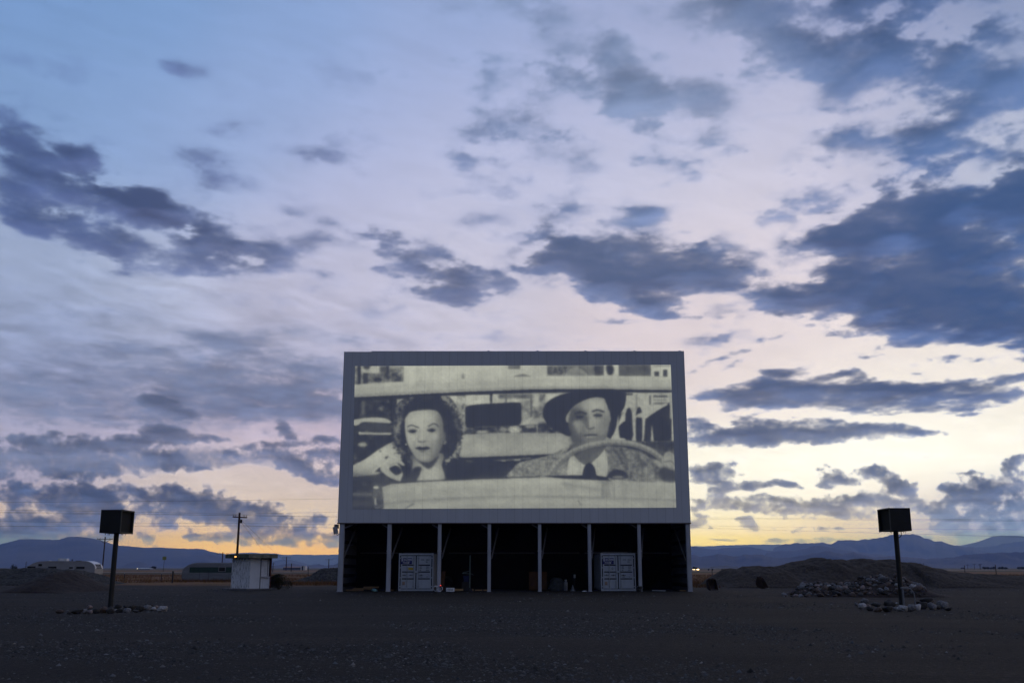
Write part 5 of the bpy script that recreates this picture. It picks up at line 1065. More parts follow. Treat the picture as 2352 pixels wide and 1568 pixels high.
# ------------------------------------------------------------------ two old caravans
def caravan(name, label, loc, rz, L, H, W, prof_r, roofm, sidem, clear=0.55):
    t = thing(name, label, 'caravan', loc, rz)
    h = L / 2; r1, r2 = prof_r
    pr = []
    def corner(cx, cz, rx_, rz_, a0, a1, n=9): return [(cx + rx_ * math.cos(a), cz + rz_ * math.sin(a)) for a in np.linspace(a0, a1, n)]
    pr += corner(h - r2, H - r2 * .62, r2, r2 * .62, 0, math.pi / 2) + corner(-h + r1, H - r1 * .62, r1, r1 * .62, math.pi / 2, math.pi) 
    pr += corner(-h + .5, clear + .35, .5, .35, math.pi, 1.5 * math.pi, 5) + corner(h - .45, clear + .4, .45, .4, 1.5 * math.pi, 2 * math.pi, 5)
    b = MB(); b.prism(pr, -W / 2, W / 2)
    me_o = b.build('body', sidem, t); bv = me_o.modifiers.new('edge', 'BEVEL'); bv.width = 0.12; bv.segments = 3; bv.limit_method = 'ANGLE'; bv.angle_limit = math.radians(50)
    # roof skin
    top = [q for q in pr[:18]]
    b = MB(); vs = []
    for x, z in top: vs += [(x, -W / 2 + .16, z + .012), (x, W / 2 - .16, z + .012)]
    b.add(vs, [(2 * i, 2 * i + 1, 2 * i + 3, 2 * i + 2) for i in range(len(top) - 1)]); b.build('roof_skin', roofm, t, smooth=True)
    for s in (-1, 1):
        for wx in (-.35, .55):
            wv = MB(); vs = [(wx + .36 * math.cos(a), s * (W / 2 - .12) + dy, .36 + .36 * math.sin(a)) for dy in (-.1, .1) for a in np.linspace(0, 6.283, 17)[:-1]]
            wv.add(vs, [(i, (i + 1) % 16, 16 + (i + 1) % 16, 16 + i) for i in range(16)] + [tuple(range(16))[::-1], tuple(range(16, 32))]); wv.build('wheel', drk, t)
    b = MB(); b.bar((-h + .3, 0, clear), (-h - 1.0, .0, clear - .1), .12); b.bar((-h - .9, 0, clear - .1), (-h - .9, 0, 0), .06); b.build('hitch', drk, t)
    return t
alu = mat('weathered_aluminium', (0.25, 0.255, 0.27), .5, .15, 1.2, metallic=.2, stretch=(.4, 1, 1)); aluroof = mat('bright_roof', (0.62, 0.63, 0.66), .5, .12, 1.0, metallic=.1)
glass = mat('dark_glass', (0.012, 0.013, 0.016), .25, .1, 2)
Yc = 128.0
cx = at(.10254 * 1310, 1330, Yc).x; Lc = (at(.10254 * 2200, 1300, Yc).x - at(.10254 * 470, 1300, Yc).x) - .6
Hc = at(.10254 * 1500, 1263.2 + 240 * .10254, Yc).z
v1 = caravan('caravan', 'long silver streamlined caravan behind the stony bank, rounded window end', (cx, Yc + 1.2, 0), math.radians(-2), Lc, Hc, 2.4, (2.6, 1.5), aluroof, alu)
def cx_(z): return at(.10254 * z, 1300, Yc).x - cx
def cz_(z): return at(.10254 * 1300, 1263.2 + z * .10254, Yc).z
for xa, xb, za, zb in ((612, 800, 398, 358), (858, 942, 352, 302), (1086, 1276, 402, 360), (1566, 1648, 406, 374), (1728, 1915, 412, 364)):
    f_ = MB().box(cx_(xa) - .04, cx_(xb) + .04, -1.235, -1.19, cz_(za) - .04, cz_(zb) + .04).build('window', alu, v1); MB().box(cx_(xa), cx_(xb), -1.245, -1.236, cz_(za), cz_(zb)).build('pane', glass, f_)
MB().box(cx_(1570), cx_(1680), -1.23, -1.19, .62, cz_(320)).build('door', mat('door_alu', (0.30, 0.31, 0.33), .5, .1, 2, metallic=.3), v1)
e = Lc / 2
for i in range(3):
    y0 = -.78 + i * .52
    f_ = MB().add([(e - .10, y0, 1.50), (e - .10, y0 + .48, 1.50), (e - .34, y0 + .48, 2.06), (e - .34, y0, 2.06), (e + .045, y0, 1.50), (e + .045, y0 + .48, 1.50), (e - .17, y0 + .48, 2.06), (e - .17, y0, 2.06)], [(0, 3, 2, 1), (4, 5, 6, 7), (0, 1, 5, 4), (1, 2, 6, 5), (2, 3, 7, 6), (3, 0, 4, 7)]).build('end_window', glass, v1)
b = MB().box(cx_(1215), cx_(1420), -.35, .35, Hc + .0, Hc + .33).build('roof_unit', mat('unit_white', (0.5, 0.5, 0.5), .6), v1, bevel=.06)
MB().lathe([(.07, -.1), (.07, .16), (.10, .17), (.10, .22)], 10, (cx_(1567), -.6, Hc)).build('vent_pipe', drk, v1)
MB().box(cx_(1640), cx_(1740), -.5, -.1, Hc - .05, Hc + .06).build('roof_hatch', drk, v1); MB().box(cx_(1020), cx_(1055), -.5, -.1, Hc - .05, Hc + .07).build('roof_vent', aluroof, v1)

Yt = 122.0
xl = at(373.2 + 232 * .1831, 1330, Yt).x; Ht = at(373.2 + 800 * .1831, 1148.4 + 781 * .1831, Yt).z; Lt = 9.0
v2 = caravan('caravan', 'grey caravan with a dark green band, half hidden behind the ticket booth', (xl + Lt / 2, Yt + 1.2, 0), 0, Lt, Ht, 2.3, (1.9, 1.2), mat('trailer_roof', (0.10, 0.10, 0.11), .7), mat('trailer_grey', (0.155, 0.165, 0.18), .6, .2, 1.2, stretch=(.6, 1, 3)), .12)
def tx(z): return at(373.2 + z * .1831, 1330, Yt).x - xl - Lt / 2
def tz(z): return at(560, 1148.4 + z * .1831, Yt).z
MB().box(tx(330), Lt / 2 - 1.0, -1.162, -1.152, tz(905), tz(838)).build('green_band', mat('band_green', (0.018, 0.045, 0.036), .6, .2), v2)
f_ = MB().box(tx(694), tx(784), -1.21, -1.163, tz(893), tz(834)).build('window', mat('frame_grey', (.2, .2, .21), .6), v2); MB().box(tx(702), tx(776), -1.222, -1.211, tz(886), tz(841)).build('pane', glass, f_)
MB().lathe([(.16, 0), (.16, .02)], 12).build('round_vent', drk, v2, (tx(430), -1.166, tz(862)))
for q_ in (460, 574, 830):
    MB().box(tx(q_) - .012, tx(q_) + .012, -1.168, -1.15, tz(1003), tz(905)).build('seam', drk, v2)

# ------------------------------------------------------------------ the two box signs on posts
steel = mat('black_steel', (0.012, 0.013, 0.013), .6, .3, 2.0); steel2 = mat('black_cabinet', (0.010, 0.011, 0.011), .65, .3, 1.5)
inner = mat('cabinet_inside', (0.005, 0.006, 0.006), .7)
def box_sign(label, base, corners, side, pole_r, bolts):
    """corners: front face (left, right, top, bottom) in the photograph; side: which flank is the open framed one"""
    p = gnd(*base); t = thing('box_sign', label, 'box sign', (p.x, p.y, 0))
    D = 1.45; Yf = p.y - D / 2
    l, r, tp, bt = corners
    x0, x1 = at(l, (tp + bt) / 2, Yf).x - p.x, at(r, (tp + bt) / 2, Yf).x - p.x; z1, z0 = at((l + r) / 2, tp, Yf).z, at((l + r) / 2, bt, Yf).z
    y0, y1 = -D / 2, D / 2
    b = MB(); w = .05
    b.box(x0, x1, y0, y0 + w, z0, z1); b.box(x0, x1, y1 - w, y1, z0, z1); b.box(x0, x1, y0 + w, y1 - w, z1 - w, z1); b.box(x0, x1, y0 + w, y1 - w, z0, z0 + w)
    xs = x0 if side < 0 else x1; xo = x1 if side < 0 else x0
    b.box(*sorted((xo, xo + (w if side > 0 else -w))), y0 + w, y1 - w, z0 + w, z1 - w)
    cab = b.build('cabinet', steel2, t)
    b = MB(); q = xs - side * .10
    b.box(*sorted((q, q - side * .03)), y0 + w, y1 - w, z0 + w, z1 - w); b.build('recessed_panel', inner, t)
    b = MB(); a, c = sorted((xs - side * .02, xs + side * .012))
    b.box(a, c, y0 - .01, y0 + .06, z0 - .01, z1 + .01); b.box(a, c, y1 - .06, y1 + .01, z0 - .01, z1 + .01); b.box(a, c, y0 + .06, y1 - .06, z1 - .05, z1 + .01); b.box(a, c, y0 + .06, y1 - .06, z0 - .01, z0 + .05)
    b.build('edge_frame', mat('edge_steel', (0.035, 0.040, 0.038), .5), t)
    MB().tube([(0, 0, -.1), (0, 0, z0 - .001)], pole_r, 16, True).build('pole', steel, t, smooth=False)
    for i, dx in enumerate(bolts):
        MB().tube([(dx, -.15 + .1 * (i % 2), z0 - .07), (dx, -.15 + .1 * (i % 2), z0)], .012, 6).build('bolt', steel, t)
    return t, p, z0
k3 = .17576
s1, p1, _ = box_sign('black box sign on a pole in the stone ring near the caravans', (k3 * 1440, 1148.4 + 1395 * k3), (k3 * 1310, k3 * 1578, 1148.4 + 122 * k3, 1148.4 + 425 * k3), 1, .105, (-.42, -.34, -.24, .25, .33, .41))
k6 = .18213
s2, p2, zb2 = box_sign('black box sign on a pole before the boulder heap, cable loop underneath', (1923.6 + 812 * k6, 1148.4 + 1322 * k6), (1923.6 + 664 * k6, 1923.6 + 926 * k6, 1148.4 + 96 * k6, 1148.4 + 385 * k6), -1, .108, (-.30, -.2, .30, .42))
MB().tube([(.14, -.25, zb2), (.145, -.25, zb2 - .17), (.115, -.2, zb2 - .24), (.06, -.08, zb2 - .28)], .018, 6).build('cable_loop', steel, s2)

# meter post and conduit hoop beside the right-hand sign
p = gnd(1923.6 + 838 * k6, 1148.4 + 1335 * k6)
t = thing('meter_post', 'pale meter post with a flat box on top and a bent conduit hoop', 'meter post', (p.x, p.y, 0))
gal = mat('galvanised', (0.17, 0.18, 0.20), .55, .2, 3)
def lp(x, y): q = at(1923.6 + x * k6, 1148.4 + y * k6, p.y); return q - Vector((p.x, p.y, 0))
MB().bar((0, 0, -.05), lp(822, 1118), .10, .05).build('post', gal, t); a, c = lp(803, 1116), lp(880, 1092); MB().box(a.x, c.x, -.09, .09, a.z, c.z).build('meter_box', gal, t, bevel=.01)
MB().tube([lp(878, 1104), lp(912, 1112), lp(945, 1140), lp(966, 1180), lp(975, 1240), lp(988, 1318)], .026, 8).build('conduit', gal, t)

# ------------------------------------------------------------------ stones
TONES = [('dark', mat('dark_stone', (0.020, 0.020, 0.022), .9, .4, 3.5, .4, col2=(0.07, 0.067, 0.066))), ('brown', mat('brown_stone', (0.040, 0.030, 0.026), .9, .4, 3.5, .4, col2=(0.14, 0.105, 0.09))),
         ('grey', mat('grey_stone', (0.065, 0.066, 0.070), .9, .4, 3.5, .4, col2=(0.24, 0.24, 0.25))), ('pinkish', mat('pink_stone', (0.10, 0.078, 0.074), .9, .4, 3.5, .4, col2=(0.34, 0.27, 0.25))), ('pale', mat('pale_stone', (0.16, 0.16, 0.165), .9, .4, 3.5, .4, col2=(0.50, 0.49, 0.49)))]
RK = {(n, i): rock_mesh('stone', 40 + 11 * i + 3 * j, m, (.62, .74, .82, .7, .9)[i]) for j, (n, m) in enumerate(TONES) for i in range(5)}
ORD = 'first second third fourth fifth sixth seventh eighth ninth tenth eleventh twelfth thirteenth fourteenth fifteenth sixteenth seventeenth eighteenth nineteenth twentieth'.split() + ['twenty-' + w for w in 'first second third fourth fifth sixth seventh eighth ninth'.split()]
rr = random.Random(2)
def stone_ring(spec, k, ox, where, group):
    spec = sorted(spec)
    for i, (x, y, r, tone, asp) in enumerate(spec):
        g = gnd(ox + x * k, 1148.4 + (y + r * .55) * k)
        R = r * k * g.y / FPX * 1.03
        o = bpy.data.objects.new('stone', RK[(tone, (i * 3 + int(x)) % 5)]); COL.objects.link(o)
        o.location = (g.x, g.y + R * .5, R * .52); o.scale = (R * asp, R * .95, R * (1.0 if asp < 1.3 else .82)); o.rotation_euler = (rr.uniform(-.15, .15), rr.uniform(-.2, .2), rr.uniform(-.35, .35))
        size = 'big' if r > 48 else 'small' if r < 33 else 'middling'
        tag(o, f'{size} {tone} stone, {ORD[i]} from left in ring round the {where}', 'stone', group)
stone_ring([(985,1455,48,'dark',1.4),(1078,1452,46,'grey',1),(1165,1402,34,'pinkish',1),(1166,1458,36,'pinkish',1),(1245,1450,44,'dark',1),(1322,1440,56,'brown',1),(1432,1450,54,'dark',1),(1505,1440,30,'grey',1),(1562,1442,40,'dark',1),(1640,1442,42,'grey',1),(1716,1408,50,'dark',1),(1822,1418,52,'dark',1),(1900,1402,44,'grey',1),(1990,1420,42,'pale',1),(2044,1402,30,'pinkish',1),(2112,1426,48,'pale',1.1),(1762,1452,34,'dark',1.2),(752,1455,36,'brown',1.2),(1345,1392,24,'dark',1),(1535,1388,42,'dark',1),(1645,1392,30,'dark',1),(1945,1372,36,'dark',1.2),(900,1472,22,'dark',1)], k3, 0, 'sign near the caravans', 'stones ringing the sign near the caravans')
stone_ring([(345,1278,46,'grey',1),(248,1312,28,'grey',1),(318,1340,52,'pale',1),(388,1345,40,'pinkish',1),(500,1322,58,'dark',1),(660,1318,66,'dark',1),(755,1305,30,'pale',1),(435,1372,44,'dark',1),(515,1384,44,'brown',1),(640,1376,56,'dark',1),(745,1366,36,'grey',1),(830,1372,50,'pale',1.05),(942,1366,60,'grey',1),(1022,1352,50,'pale',1.25),(1100,1332,60,'dark',1),(1018,1290,34,'dark',1),(1130,1268,58,'dark',1.2),(1190,1282,30,'brown',1),(1216,1342,66,'grey',1),(1350,1322,76,'grey',1),(1282,1352,40,'dark',1),(1405,1370,34,'dark',1.3),(875,1336,22,'brown',1)], k6, 1923.6, 'sign by the boulder heap', 'stones ringing the sign by the boulder heap')

# boulder heap behind the right-hand sign
heap('boulder_mound', 'low earth core under the heap of boulders', 'mound', [(1796,1372),(1815,1364),(1835,1352),(1860,1341),(1885,1339),(1905,1345),(1925,1342),(1950,1336),(1985,1328),(2020,1324),(2050,1326),(2080,1338),(2105,1352),(2130,1362),(2150,1372)], 61.5, 4.2, 3.0, dirt, 9, 0.05, 1.0)
mound_o = [o for o in scene.objects if o.name.startswith('boulder_mound')][-1]
mv = np.array([v.co[:] for v in mound_o.data.vertices])
def mound_z(x, y):
    d = (mv[:, 0] - x) ** 2 + (mv[:, 1] - y) ** 2; i = d.argmin()
    return max(0.0, mv[i, 2]) if d[i] < 1.2 else 0.0
pl = []; tries = 0; rh = random.Random(11)
while len(pl) < 290 and tries < 20000:
    tries += 1
    x = rh.uniform(1798, 2125); y = rh.uniform(57.4, 62.2)
    wx = at(x, 1350, y).x; r = rh.choice((.08, .10, .12, .15, .19)) * rh.uniform(.85, 1.2)
    z = mound_z(wx, y)
    if z < .08 and rh.random() < .8: continue
    if any((wx - a) ** 2 + (y - b_) ** 2 < (.72 * (r + c)) ** 2 for a, b_, c in pl): continue
    pl.append((wx, y, r))
    tone = rh.choices(('dark', 'brown', 'grey', 'pinkish', 'pale'), (.36, .28, .22, .10, .04))[0]
    o = bpy.data.objects.new('boulder', RK[(tone, rh.randrange(5))]); COL.objects.link(o)
    o.location = (wx, y, z + r * .28); o.scale = (r * rh.uniform(.9, 1.35), r, r * rh.uniform(.85, 1.1)); o.rotation_euler = (rh.uniform(-.5, .5), rh.uniform(-.5, .5), rh.uniform(0, 6.28))
    big = 'large' if r > .165 else 'small' if r < .105 else 'medium'
    tag(o, f'{big} {tone} boulder lying in the heap of boulders behind the box sign', 'boulder', f'{big} {tone} boulders of the heap')
# loose stones on the rubble bank and beside the mound
for i, (x, y, r, tone) in enumerate(((1008,452,16,'pale'),(1168,476,14,'grey'),(1240,470,14,'pale'),(640,498,18,'grey'),(380,518,14,'grey'),(495,522,16,'grey'),(245,756,22,'pale'),(275,732,20,'pale'),(315,712,16,'grey'),(410,738,16,'pinkish'),(815,722,22,'grey'),(725,668,10,'pinkish'),(1845,528,12,'pale'),(1760,570,16,'grey'),(1815,576,14,'grey'),(548,652,12,'grey'),(345,482,10,'grey'),(995,662,12,'grey'))):
    yy = 103 - 8.5 * min(1, max(0.05, (y - 405) / 385.0)); q = at(x * .10254, 1263.2 + y * .10254, yy)
    o = bpy.data.objects.new('loose_stone', RK[(tone, i % 5)]); COL.objects.link(o); R = r * .10254 * yy / FPX * 1.0
    o.location = (q.x, q.y, max(q.z, R * .2)); o.scale = (R * 1.3, R, R); o.rotation_euler = (0, 0, i)
    tag(o, f'{tone} loose stone, {ORD[i]} one lying on the face of the stony rubble bank', 'stone', 'loose stones on the stony bank')

# ------------------------------------------------------------------ digger buckets
rust = mat('rusty_steel', (0.022, 0.015, 0.012), .8, .4, 3, col2=(0.06, 0.032, 0.022))
def digger(label, base, W, H, rz, tilt):
    p = gnd(*base); t = thing('digger_bucket', label, 'digger bucket', (p.x, p.y + .3, 0), rz, 'digger buckets by the gravel mounds')
    pr = [(0.45 * H, 0.0), (0.1 * H, .0), (-.28 * H, .12 * H), (-.46 * H, .42 * H), (-.42 * H, .78 * H), (-.22 * H, 1.0 * H)]
    b = MB(); th_ = .035; n = len(pr)
    vs = []
    for x, z in pr: vs += [(-W / 2, x * -1, z), (W / 2, x * -1, z)]
    vi = []
    for i, (x, z) in enumerate(pr):
        cx0, cz0 = .05 * H, .5 * H; k = .94
        vi += [(-W / 2, -(cx0 + (x - cx0) * k), cz0 + (z - cz0) * k), (W / 2, -(cx0 + (x - cx0) * k), cz0 + (z - cz0) * k)]
    m = len(vs)
    fs = [(2 * i, 2 * i + 1, 2 * i + 3, 2 * i + 2) for i in range(n - 1)] + [(m + 2 * i, m + 2 * i + 2, m + 2 * i + 3, m + 2 * i + 1) for i in range(n - 1)] + [(0, m, m + 1, 1), (2 * n - 2, 2 * n - 1, m + 2 * n - 1, m + 2 * n - 2)]
    b.add(vs + vi, fs); b.build('shell', rust, t)
    for s in (-1, 1):
        c = MB(); x = s * (W / 2 - .015); poly = [(-q[0], q[1]) for q in pr] + [(.05 * H, .92 * H), (-.2 * H, .45 * H)]
        c.add([(x - .015, y, z) for y, z in poly] + [(x + .015, y, z) for y, z in poly], [tuple(range(len(poly))), tuple(range(len(poly), 2 * len(poly)))[::-1]] + [(i, (i + 1) % len(poly), len(poly) + (i + 1) % len(poly), len(poly) + i) for i in range(len(poly))])
        c.build('side_plate', rust, t)
        MB().box(s * W * .18 - .03, s * W * .18 + .03, .12 * H, .42 * H, .72 * H, 1.08 * H).build('hinge_lug', rust, t)
    for i in range(4):
        x = -W / 2 + W * (i + .5) / 4
        MB().add([(x - .05, -.42 * H, .0), (x + .05, -.42 * H, .0), (x + .05, -.42 * H, .06), (x - .05, -.42 * H, .06), (x - .02, -.62 * H, .0), (x + .02, -.62 * H, .0)], [(0, 1, 2, 3), (0, 4, 5, 1), (3, 2, 5, 4), (0, 3, 4), (1, 5, 2)]).build('tooth', mat('tooth_steel', (.08, .07, .065), .5), t)
    return t
digger('narrow dark digger bucket standing nearest the screen post', (1550.3 + 482 * .1831, 1148.4 + 1128 * .1831), .66, .80, math.radians(12), 0)
digger('wide rusty digger bucket with its teeth on the ground before the mounds', (1550.3 + 1110 * .1831, 1148.4 + 1106 * .1831), .80, .86, math.radians(52), 0)

# ------------------------------------------------------------------ poles, wires, signs, fence posts
polem = mat('pole_wood', (0.040, 0.024, 0.018), .9, .3, 3, stretch=(6, 6, .5))
def utility_pole(label, px, py_top, Y, w_arm, r, yaw, style, group='utility poles along the highway'):
    tp = at(px[1], py_top, Y); bx = at(px[0], HORIZON + 4, Y).x
    t = thing('utility_pole', label, 'utility pole', (bx, Y, 0), yaw, group)
    H = tp.z; dx = 0
    MB().tube([(0, 0, -.3), (0, 0, H)], [r, r * .72], 10).build('shaft', polem, t)
    ca = MB().box(-w_arm / 2, w_arm / 2, -.20, -.06, H - .75, H - .58).build('crossarm', polem, t)
    if style == 'v':
        for s in (-1, 1): MB().bar((0, -.14, H - 1.9), (s * w_arm * .36, -.14, H - .76), .09).build('arm_brace', polem, t)
    for f in ((-.46, -.30, .30, .46) if style != 'far' else (-.46, .46)):
        MB().lathe([(.03, 0), (.03, .10), (.07, .12), (.07, .20), (.03, .26)], 8, (w_arm * f, -.13, H - .58)).build('insulator', greyp, ca)
    if style == 'near':
        MB().lathe([(.13, 0), (.15, .05), (.15, .42), (.1, .5)], 10, (.36, -.05, H - 1.5)).build('transformer', drk, t)
    return t
utility_pole('tall utility pole with v braces behind the box sign near the caravans', (k3 * 1338, k3 * 1362), 1148.4 + 476 * k3, 300, 4.6, .22, .1, 'v')
utility_pole('tallest utility pole, rising behind the ticket booth with wires on both sides', (373.2 + 925 * .1831, 373.2 + 949 * .1831), 1148.4 + 155 * .1831, 150, 2.6, .20, math.radians(55), 'near')
utility_pole('thin utility pole far off, just left of the ticket booth roof', (373.2 + 743 * .1831, 373.2 + 748 * .1831), 1148.4 + 650 * .1831, 480, 5.6, .28, 0, 'far')
utility_pole('distant utility pole in front of the long pale shed', (373.2 + 1550 * .1831, 373.2 + 1555 * .1831), 1148.4 + 705 * .1831, 640, 5.6, .33, 0, 'far')
utility_pole('distant utility pole standing clear above the gravel heap by the screen', (373.2 + 2083 * .1831, 373.2 + 2086 * .1831), 1148.4 + 733 * .1831, 800, 6.0, .36, 0, 'far')
for x, yt, lab in ((1645, 805, 'largest of the far poles beyond the highway past the last mound'), (1730, 797, 'tall thin far pole between its neighbours past the last mound'), (1797, 803, 'first of two close far poles above the line of trees'), (1808, 797, 'second of two close far poles above the line of trees'), (1088, 790, 'far pole just above the slope of the last mound')):
    utility_pole(lab, (1923.6 + x * k6, 1923.6 + x * k6), 1148.4 + yt * k6, 900, 3.2, .15, 0, 'far')

wire_m = mat('wire', (0.02, 0.02, 0.022), .6)
def wire(label, pts, Y, r, sag=0.0):
    P_ = [at(x, y, Y if not isinstance(Y, (list, tuple)) else Y[i]) for i, (x, y) in enumerate(pts)]
    q = []
    for i in range(len(P_) - 1):
        for s in np.linspace(0, 1, 9)[:-1]: q.append(P_[i].lerp(P_[i + 1], s) - Vector((0, 0, sag * 4 * s * (1 - s))))
    q.append(P_[-1]); o0 = q[0].copy()
    tag(MB().tube([p - o0 for p in q], r, 5).build('power_line', wire_m, None, o0), label, 'power line', 'power lines above the highway')
wire('highest power line, well above the pole top and ending behind the screen', [(-260, 1154), (188, 1152.3), (545, 1148.4), (790, 1144.5), (1000, 1141)], 150, .010)
wire('thin power line from the pole top of the tallest pole, uppermost of a close bunch', [(-260, 1169.5), (0, 1170.6), (285, 1174.4), (547, 1180.0), (790, 1174.8), (1600, 1188.3), (2352, 1193.4), (2650, 1195)], 150, .010)
wire('power line in the middle of the close bunch at the pole top', [(-260, 1173.5), (0, 1175), (285, 1178.6), (549, 1183.0), (790, 1185.5), (1600, 1191), (2352, 1196.3), (2650, 1198)], 150, .010)
wire('lowest power line of the close bunch at the pole top', [(-260, 1175), (0, 1176.8), (285, 1181), (550, 1182.6), (790, 1188.0), (1000, 1192)], 150, .010)
wire('power line fixed a little below the top of the tallest pole', [(-260, 1194), (0, 1196.7), (285, 1200.2), (546, 1201), (790, 1204.5), (1585, 1206.2), (2095, 1214.3), (2352, 1215.7), (2650, 1217)], 150, .0095)
wire('lowest and thickest power line, dropping across the sign by the boulder heap', [(-260, 1207), (0, 1207.8), (285, 1208.4), (546, 1206.6), (770, 1211.6), (1585, 1210.6), (1780, 1217), (2100, 1225.5), (2352, 1232.8), (2650, 1241)], 150, .012)
wire('upper of two slanting wires running down from the tallest pole', [(552, 1191.5), (621, 1259), (660, 1292)], [150, 250, 320], .016)
wire('lower of two slanting wires running down from the tallest pole', [(551, 1194.5), (600, 1259), (634, 1297)], [150, 250, 320], .016)

ysn = gnd(10, 1400); Ys = 285; q0 = at(k3 * 2133, 1310, Ys)
t = thing('road_sign', 'small yellow square road sign on a thin post by the highway', 'road sign', (q0.x, Ys, .35))
q1 = at(k3 * 2150, 1148.4 + 755 * k3, Ys); MB().tube([(0, 0, -.4), (.1, 0, q1.z - .35 + .5)], .05, 6).build('post', drk, t)
MB().box(-.42, .62, -.1, -.06, q1.z - .35 - .46, q1.z - .35 + .46).build('sign_plate', mat('sign_yellow', (0.20, 0.22, 0.06), .6), t)
for i, (x, yt, yb, k, ox, Y, r, lab) in enumerate((
    (1630, 950, 1040, k3, 0, 118, .045, 'thin fence post just right of the sign pole, in the dry grass'), (2115, 950, 1035, k3, 0, 122, .04, 'thin fence post in the dry grass halfway between sign and caravan'), (2262, 915, 1050, k3, 0, 110, .09, 'stout dark fence post near the end of the green banded caravan'),
    (1383, 785, 895, .1831, 373.2, 270, .11, 'dark stake by the highway, beside the ticket booth roof edge'), (1613, 790, 885, .1831, 373.2, 285, .11, 'dark stake by the highway, in front of the long pale shed'), (1828, 830, 958, .1831, 373.2, 170, .05, 'fence post in the dry grass before the gravel heap by the screen'),
    (466, 848, 965, .1831, 1550.3, 150, .05, 'fence post in the dry grass beside the screen, left of the mounds'), (1608, 815, 912, k6, 1923.6, 230, .07, 'fence post beyond the tail of the last mound'), (2000, 810, 952, k6, 1923.6, 180, .07, 'tallest fence post beyond the last mound, nearest the picture edge'))):
    q0 = at(ox + x * k, HORIZON + 10, Y); q1 = at(ox + x * k, 1148.4 + yt * k, Y)
    t = thing('fence_post', lab, 'fence post', (q0.x, Y, 0), 0, 'fence posts in the field')
    MB().tube([(0, 0, -.3), (0, 0, q1.z - .06)], r, 6).build('stake', drk, t); MB().lathe([(r * 1.25, 0), (r * 1.25, .05), (r * .4, .09)], 6, (0, 0, q1.z - .08)).build('cap', greyp, t)

# ------------------------------------------------------------------ far buildings, trees, irrigation rig
def shed(label, xa, xb, y_eave, y_ridge, y_base, Y, depth, wallm, roofm, gable_right=True):
    a, c = at(xa, y_base, Y), at(xb, y_base, Y); ze, zr = at(xa, y_eave, Y).z, at(xa, y_ridge, Y).z
    t = thing('farm_shed', label, 'shed', ((a.x + c.x) / 2, Y, 0)); h = (c.x - a.x) / 2
    MB().box(-h, h, 0, depth, -.3, ze).add([(h, 0, ze), (h, depth, ze), (h, depth / 2, zr - .12), (-h, 0, ze), (-h, depth, ze), (-h, depth / 2, zr - .12)], [(0, 1, 2), (5, 4, 3)]).build('wall', wallm, t)
    MB().add([(-h - .4, -.5, ze), (h + .4, -.5, ze), (h + .4, depth / 2, zr), (-h - .4, depth / 2, zr), (-h - .4, depth + .5, ze), (h + .4, depth + .5, ze)], [(0, 1, 2, 3), (3, 2, 5, 4)]).build('roof', roofm, t)
    return t, h, ze, zr
kb = .07812
t, h, ze, zr = shed('long pale farm shed with a reddish roof and white gable, beyond the highway', 597.2 + 672 * kb, 597.2 + 1190 * kb, 1274.7 + 360 * kb, 1274.7 + 322 * kb, 1274.7 + 428 * kb, 700, 15, mat('shed_blue', (0.10, 0.11, 0.15), .8), mat('shed_roof', (0.22, 0.14, 0.14), .7))
MB().box(h, h + 3.2, .0, 6.0, -.3, ze + 1.0).build('annex', mat('white_gable', (0.55, 0.53, 0.53), .8), t); MB().box(h + .8, h + 1.8, -.06, -.01, .0, 2.6).build('door', drk, t)
lit = mat('lit_lamp', (1, .85, .6), .4, .05, emit=(1.0, .80, .50), strength=1.6)
t, h, ze, zr = shed('low pale farm building with one bright lamp, behind the box sign pole', k3 * 1790, k3 * 1960, 1148.4 + 895 * k3, 1148.4 + 884 * k3, 1148.4 + 908 * k3, 760, 12, mat('barn_grey', (0.2, 0.2, 0.22), .8), mat('barn_roof', (0.34, 0.36, 0.40), .6))
MB().lathe([(.26, 0), (.3, .3), (.15, .5)], 8, (-h + .5, -.8, zr - .7)).build('yard_lamp', lit, t)
t, h, ze, zr = shed('low house with glowing windows beyond the highway, close against the screen edge', 1550.3 + 208 * .1831, 1550.3 + 308 * .1831, 1148.4 + 852 * .1831, 1148.4 + 845 * .1831, 1148.4 + 862 * .1831, 800, 12, mat('house_grey', (0.2, 0.19, 0.2), .8), mat('house_roof', (0.12, 0.1, 0.1), .7))
for i, f in enumerate((-.8, -.4, .1, .35, .6)):
    MB().box(h * f, h * f + (1.5, 1.0, 2.4, .8, .8)[i], -.1, -.02, ze - 1.5, ze - .5).build('lit_window', lit, t)
